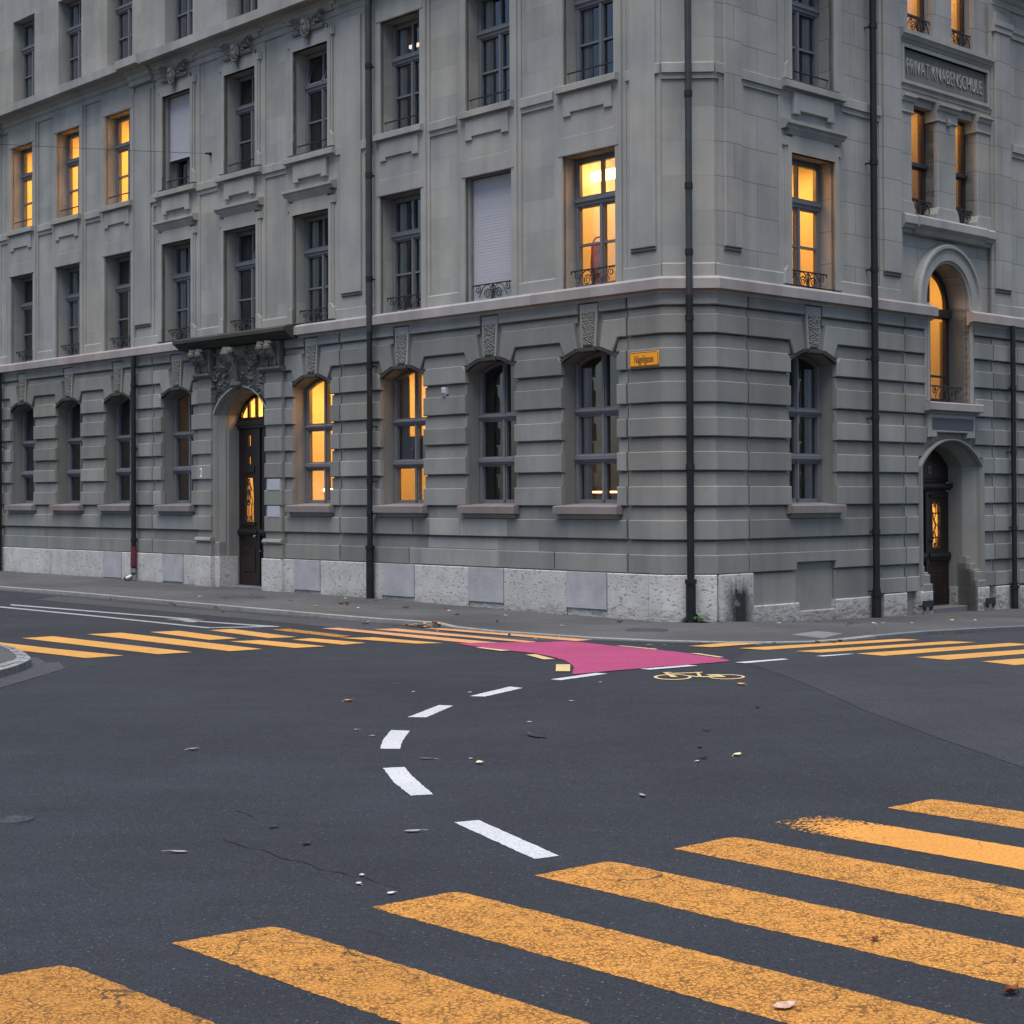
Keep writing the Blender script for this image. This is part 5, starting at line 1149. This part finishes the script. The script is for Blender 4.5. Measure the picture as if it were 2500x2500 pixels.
for k in range(46):
    a = rnd.uniform(0, 6.28); r_ = rnd.uniform(.03, .24); h = rnd.uniform(.04, .18)*(1-r_*.9); q = Vector((math.cos(a), math.sin(a)*.5, 0)); sd_ = Vector((-q.y, q.x, 0)).normalized()
    p0 = b0+q*.03; p1 = b0+q*(r_*.6)+Vector((0, 0, h)); p2 = b0+q*r_+Vector((0, 0, h*.75)); p3 = b0+q*(r_+.08)+Vector((0, 0, h*.45)); wl_ = rnd.uniform(.02, .045)
    if (p2-Vector((C1.x, C1.y, 0))).dot(K.n) < .02: continue
    m.face([p0-sd_*.004, p0+sd_*.004, p1+sd_*wl_*.5, p1-sd_*wl_*.5], [(0, 0)]*4, "weed_green", rnd.uniform(.6, 1.3)); m.face([p1-sd_*wl_*.5, p1+sd_*wl_*.5, p2+sd_*wl_, p2-sd_*wl_], [(0, 0)]*4, "weed_green", rnd.uniform(.7, 1.4)); m.face([p2-sd_*wl_, p2+sd_*wl_, p3], [(0, 0)]*3, "weed_green", rnd.uniform(.7, 1.4))
tag(m.build("weed"), "small green weed growing at the foot of the corner downpipe", "plant")

# ---------------------------------------------------------------- road markings
def crossing(name, label, polys, mats, dz, jit=0.0, uvs=None, toned=None):
    r = empty(name, (*Vector(polys[0][0]), 0)); tag(r, label, "crosswalk")
    for i, p in enumerate(polys): adopt(lay("stripe", [p], mats[i], dz, None, jit=jit, uvs=[uvs[i]] if uvs else None, tone=[toned[i]] if toned else None, step=.022 if jit else .25), r)
    return r
fg = []; uv_ = []; tips = [((-2.33, 6.37), (-1.827, 6.728)), ((-1.461, 7.032), (-1.062, 7.317)), ((-.661, 7.633), (-.271, 7.941)), ((.104, 8.261), (.504, 8.588)), ((.865, 8.872), (1.235, 9.19)), ((1.44, 9.53), (1.84, 9.80)), ((2.279, 10.011), (2.632, 10.312))]
for a, b in tips:
    d = Vector((.696, -.718)); A, B = Vector(a), Vector(b); ln = 4.6
    p = [tuple(A), tuple(A+d*ln), tuple(B+d*ln), tuple(B+d*.09), tuple(B.lerp(A, .05)+d*.01), tuple(B.lerp(A, .16))]
    fg.append(p); uv_.append((a, tuple(d), tuple(Vector((-d.y, d.x)))))
crossing("crosswalk", "worn orange yellow zebra crossing with cracked stripes filling the near right of the road", fg, ["yellow_paint"]*5+["yellow_paint_worn"]+["yellow_paint"], .0018, .006, uv_, [.8, .9, .97, 1.0, 1.04, 1.04, 1.06])
cl = [P2(p) for p in G["cw_left"]]; ml = ["yellow_paint_far"]*7+["orange_paint_worn", "yellow_paint_far"]+["yellow_paint_salmon"]*3
crossing("crosswalk", "long yellow zebra crossing over the left street in front of the main door", cl, ml, .006, toned=[1, 1, 1.02, 1, 1.05, .98, 1.05, 1, 1, 1, 1, 1])
cr_ = [P2(p) for p in G["cw_right"]]
crossing("crosswalk", "yellow zebra crossing over the right street below the side door", cr_, ["yellow_paint_far"]*6, .008)
def dashes(name, label, cat, polys, mat, dz=.003, jit=.004):
    r = empty(name, (*Vector(polys[0][0]), 0)); tag(r, label, cat)
    for p in polys: adopt(lay("dash", [p], mat, dz, jit=jit, step=.03 if jit else .25), r)
gd = [P2(p) for p in G["guide"]]
dashes("lane_marking", "white dashed guide line curving across the middle of the junction", "lane marking", gd, "white_paint")
dashes("lane_marking", "straight white dashed line along the front edge of the pink patch", "lane marking", [P2(p) for p in G["edge"]], "white_paint", .008, 0)
dashes("lane_marking", "short yellow dashes bordering the pink cycle lane patch", "lane marking", [P2(p) for p in G["ydash"]], "yellow_paint_pale", .011, 0)
tag(lay("cycle_lane_patch", [P2(G["pink"])], "pink_paint", .008, jit=.012, step=.06), "pink painted cycle lane patch in front of the corner downpipe", "road marking")
dashes("parking_marking", "thin white parking bay outline on the left street beside the kerb", "road marking", [P2(p) for p in G["park"]], "white_paint_thin", .007, 0)
bi = empty("bicycle_symbol", (1.9, 17.2, 0)); tag(bi, "yellow bicycle symbol painted on the road in front of the pink patch", "road marking")
for a, b in G["bike_wheels"]: adopt(lay("wheel", [P2(a)], "yellow_paint_pale", .006, holes=[P2(b)]), bi)
for k, p in enumerate(G["bike_bars"]): adopt(lay("frame_bar", [P2(p)], "yellow_paint_pale", .0062+.0004*k), bi)
# cracks in the asphalt
for i, cpts in enumerate(G["crack"]):
    cp = [Vector(p) for p in cpts]; pl_ = []; rnd = random.Random(i+1); dense = []
    for a, b in zip(cp, cp[1:]):
        n = max(2, int((b-a).length/.07)); dense += [a.lerp(b, t/n)+Vector((rnd.uniform(-.018, .018), rnd.uniform(-.018, .018))) for t in range(n)]
    up_, dn_ = [], []
    for j, q in enumerate(dense):
        d = (dense[min(j+1, len(dense)-1)]-dense[max(j-1, 0)]).normalized(); nn = Vector((-d.y, d.x)); t = rnd.uniform(.001, .0075)*(1 if rnd.random() > .2 else .2)*min(1, j/6, (len(dense)-1-j)/6+.05)
        up_.append(tuple(q+nn*t)); dn_.append(tuple(q-nn*t))
    tag(lay("road_crack", [up_+dn_[::-1]], "crack_seal", .0035, step=9), kind="structure")
# covers and grates
def cover(x, y, r, label, z=None, mat="cast_iron"):
    m = MB(); zz = (ground_z(x, y) if z is None else z)
    lathe(m, (x, y, zz), [(0, .012), (r*.2, .012), (r*.22, .008), (r*.5, .008), (r*.52, .012), (r*.56, .012), (r*.58, .008), (r*.85, .008), (r*.87, .002), (r*.9, .012), (r, .011), (r*1.02, 0)], mat, 28)
    tag(m.build("manhole_cover"), label, "manhole cover")
cv = G["covers"]
cover(*cv[0], .12, "small round iron cover set in the road at the left edge")
cover(cv[1][0], cv[1][1]-.1, .42, "dark round cover in the pavement before the main door", pave_z(cv[1][0], cv[1][1]-.1))
cover(cv[2][0], cv[2][1]+.1, .30, "dark round cover in the pavement near the corner downpipe", pave_z(cv[2][0], cv[2][1]+.1))
gq = [Vector(p) for p in P2(G["grate"])]; m = MB(); a, b, c_, d_ = gq
for i in range(16):
    t0, t1 = i/16, (i+.55)/16; z = lambda q: pave_z(q.x, q.y)+.004
    q = [a.lerp(d_, t0), b.lerp(c_, t0), b.lerp(c_, t1), a.lerp(d_, t1)]; m.face([(p.x, p.y, z(p)) for p in q], [(0, 0)]*4, "grate_metal")
tag(m.build("tactile_strip"), "ribbed pale grating patch in the pavement at the kerb by the right crossing", "grating")

# ---------------------------------------------------------------- fallen leaves
def leaf_mesh(name, mat, ln, wd, curl, seed):
    r_ = random.Random(seed); m = MB(); n = 7
    for s in (-1, 1):
        for i in range(n):
            t0, t1 = i/n, (i+1)/n; W0, W1 = [wd*math.sin(math.pi*t**.8)**.8*(1+r_.uniform(-.1, .1)) for t in (t0+1e-4, t1-1e-4)]
            zz = lambda t, k: curl*(.35*(2*t-1)**2+.6*k)+.003
            m.face([(ln*(t0-.5), 0, zz(t0, 0)), (ln*(t1-.5), 0, zz(t1, 0)), (ln*(t1-.5), s*W1, zz(t1, 1)), (ln*(t0-.5), s*W0, zz(t0, 1))], [(0, 0)]*4, mat, r_.uniform(.85, 1.15))
    tube(m, [(ln*.48, 0, .004+curl*.3), (ln*.62, .003, .004), (ln*.75, .012, .003)], .002, mat, 4)
    o = m.build(name); d = o.data; bpy.data.objects.remove(o); return d
LM = {k: leaf_mesh("fallen_leaf", m_, ln, wd, cu_, i) for i, (k, m_, ln, wd, cu_) in enumerate([("big", "leaf_tan", .10, .032, .012), ("brown", "leaf_brown", .085, .026, .03), ("orange", "leaf_orange", .085, .035, .02), ("pale", "leaf_pale", .085, .028, .012), ("yellow", "leaf_yellow", .07, .028, .014), ("grey", "leaf_grey", .11, .018, .006), ("dark", "leaf_dark", .09, .025, .01), ("wet", "leaf_dark", .24, .045, .012), ("small", "leaf_brown", .05, .016, .015)])}
def leaf(k, p, label, group=None, rz=None, z=None, sc=1.0):
    o = bpy.data.objects.new("fallen_leaf", LM[k]); COL.objects.link(o); x, y = p
    o.location = (x, y, (ground_z(x, y) if z is None else z)+.006); o.rotation_euler = (random.uniform(-.1, .1), random.uniform(-.1, .1), random.uniform(0, 6.28) if rz is None else rz); o.scale = (sc,)*3
    return tag(o, label, "leaf", group)
lp = [tuple(p) for p in G["leaves"]]
KN = {0: ("orange", "small round orange leaf on the asphalt left of the white guide dashes"), 27: ("big", "large pale tan leaf lying on the nearest cracked yellow stripe"), 28: ("brown", "curled dark brown leaf on the asphalt between two stripes at the lower right"),
      10: ("wet", "dark wet flattened leaf on the road inside the curve of the white dashes"), 11: ("grey", "long grey leaf on the road between the two dashes at the curve's tip"), 13: ("yellow", "round pale yellow leaf on the asphalt inside the white curve"), 14: ("grey", "grey twig-like leaf on the asphalt left of the longest white dash"), 1: ("pale", "lone white leaf scrap on open asphalt far left of the white guide dashes"),
      29: ("small", "tiny reddish leaf bit on a yellow stripe of the near crossing"), 16: ("grey", "small grey leaf on the asphalt right of the longest white dash"), 26: ("orange", "small leaf on the road below the bicycle symbol's rear wheel"), 22: ("yellow", "pale leaf on the asphalt above the faded stripe of the near crossing"), 3: ("grey", "small pale grey leaf scrap above the near crossing's left stripes")}
for i, p in enumerate(lp):
    if i in (30, 31, 32): continue
    if i in KN: leaf(KN[i][0], p, KN[i][1], rz=.4 if i == 27 else (0 if i in (11, 14) else None))
    elif i in (20, 21, 24, 25, 33, 34): leaf("dark", p, "small black wet leaf scrap on the dark asphalt of the junction", "black leaf scraps on the junction", sc=.8)
    else: leaf("pale", p, "small pale leaf scrap on the dark asphalt of the junction", "pale leaf scraps on the junction", sc=.5)
rnd = random.Random(21); random.seed(4)
kpts = [Vector(p) for p in kb[2:18]]
for i in range(45):
    j = rnd.randrange(len(kpts)-1); t = rnd.random(); q = kpts[j].lerp(kpts[j+1], t); d = (kpts[j+1]-kpts[j]).normalized(); nn = Vector((d.y, -d.x)); q = q+nn*abs(rnd.gauss(.08, .35))
    leaf(rnd.choice(["pale", "brown", "dark", "small", "grey"]), (q.x, q.y), "small dry leaf lying in the gutter along the kerb", "dry leaves in the gutter", sc=rnd.uniform(.6, 1.1))
q0 = Vector(lp[30])
for i in range(11): leaf(rnd.choice(["brown", "brown", "orange"]), (q0.x+rnd.gauss(0, .16), q0.y+rnd.gauss(0, .08)), "brown leaf in the small heap against the kerb below the pipe", "heap of brown leaves at the kerb", sc=rnd.uniform(.8, 1.2), z=ground_z(q0.x, q0.y)+rnd.uniform(.0, .05))
for i in range(20):
    t = rnd.random(); u = rnd.uniform(.8, 12); q = L.p(u, 0, rnd.uniform(.4, 2.2)); leaf(rnd.choice(["pale", "yellow", "dark", "brown"]), (q.x, q.y), "small dry leaf lying on the grey pavement by the wall", "dry leaves on the pavement", z=pave_z(q.x, q.y), sc=rnd.uniform(.8, 1.3))
for i in range(12):
    u = rnd.uniform(.8, 5); q = Rr.p(u, 0, rnd.uniform(.3, 2.0)); leaf(rnd.choice(["pale", "yellow", "dark"]), (q.x, q.y), "small dry leaf lying on the grey pavement by the wall", "dry leaves on the pavement", z=pave_z(q.x, q.y), sc=rnd.uniform(.8, 1.3))
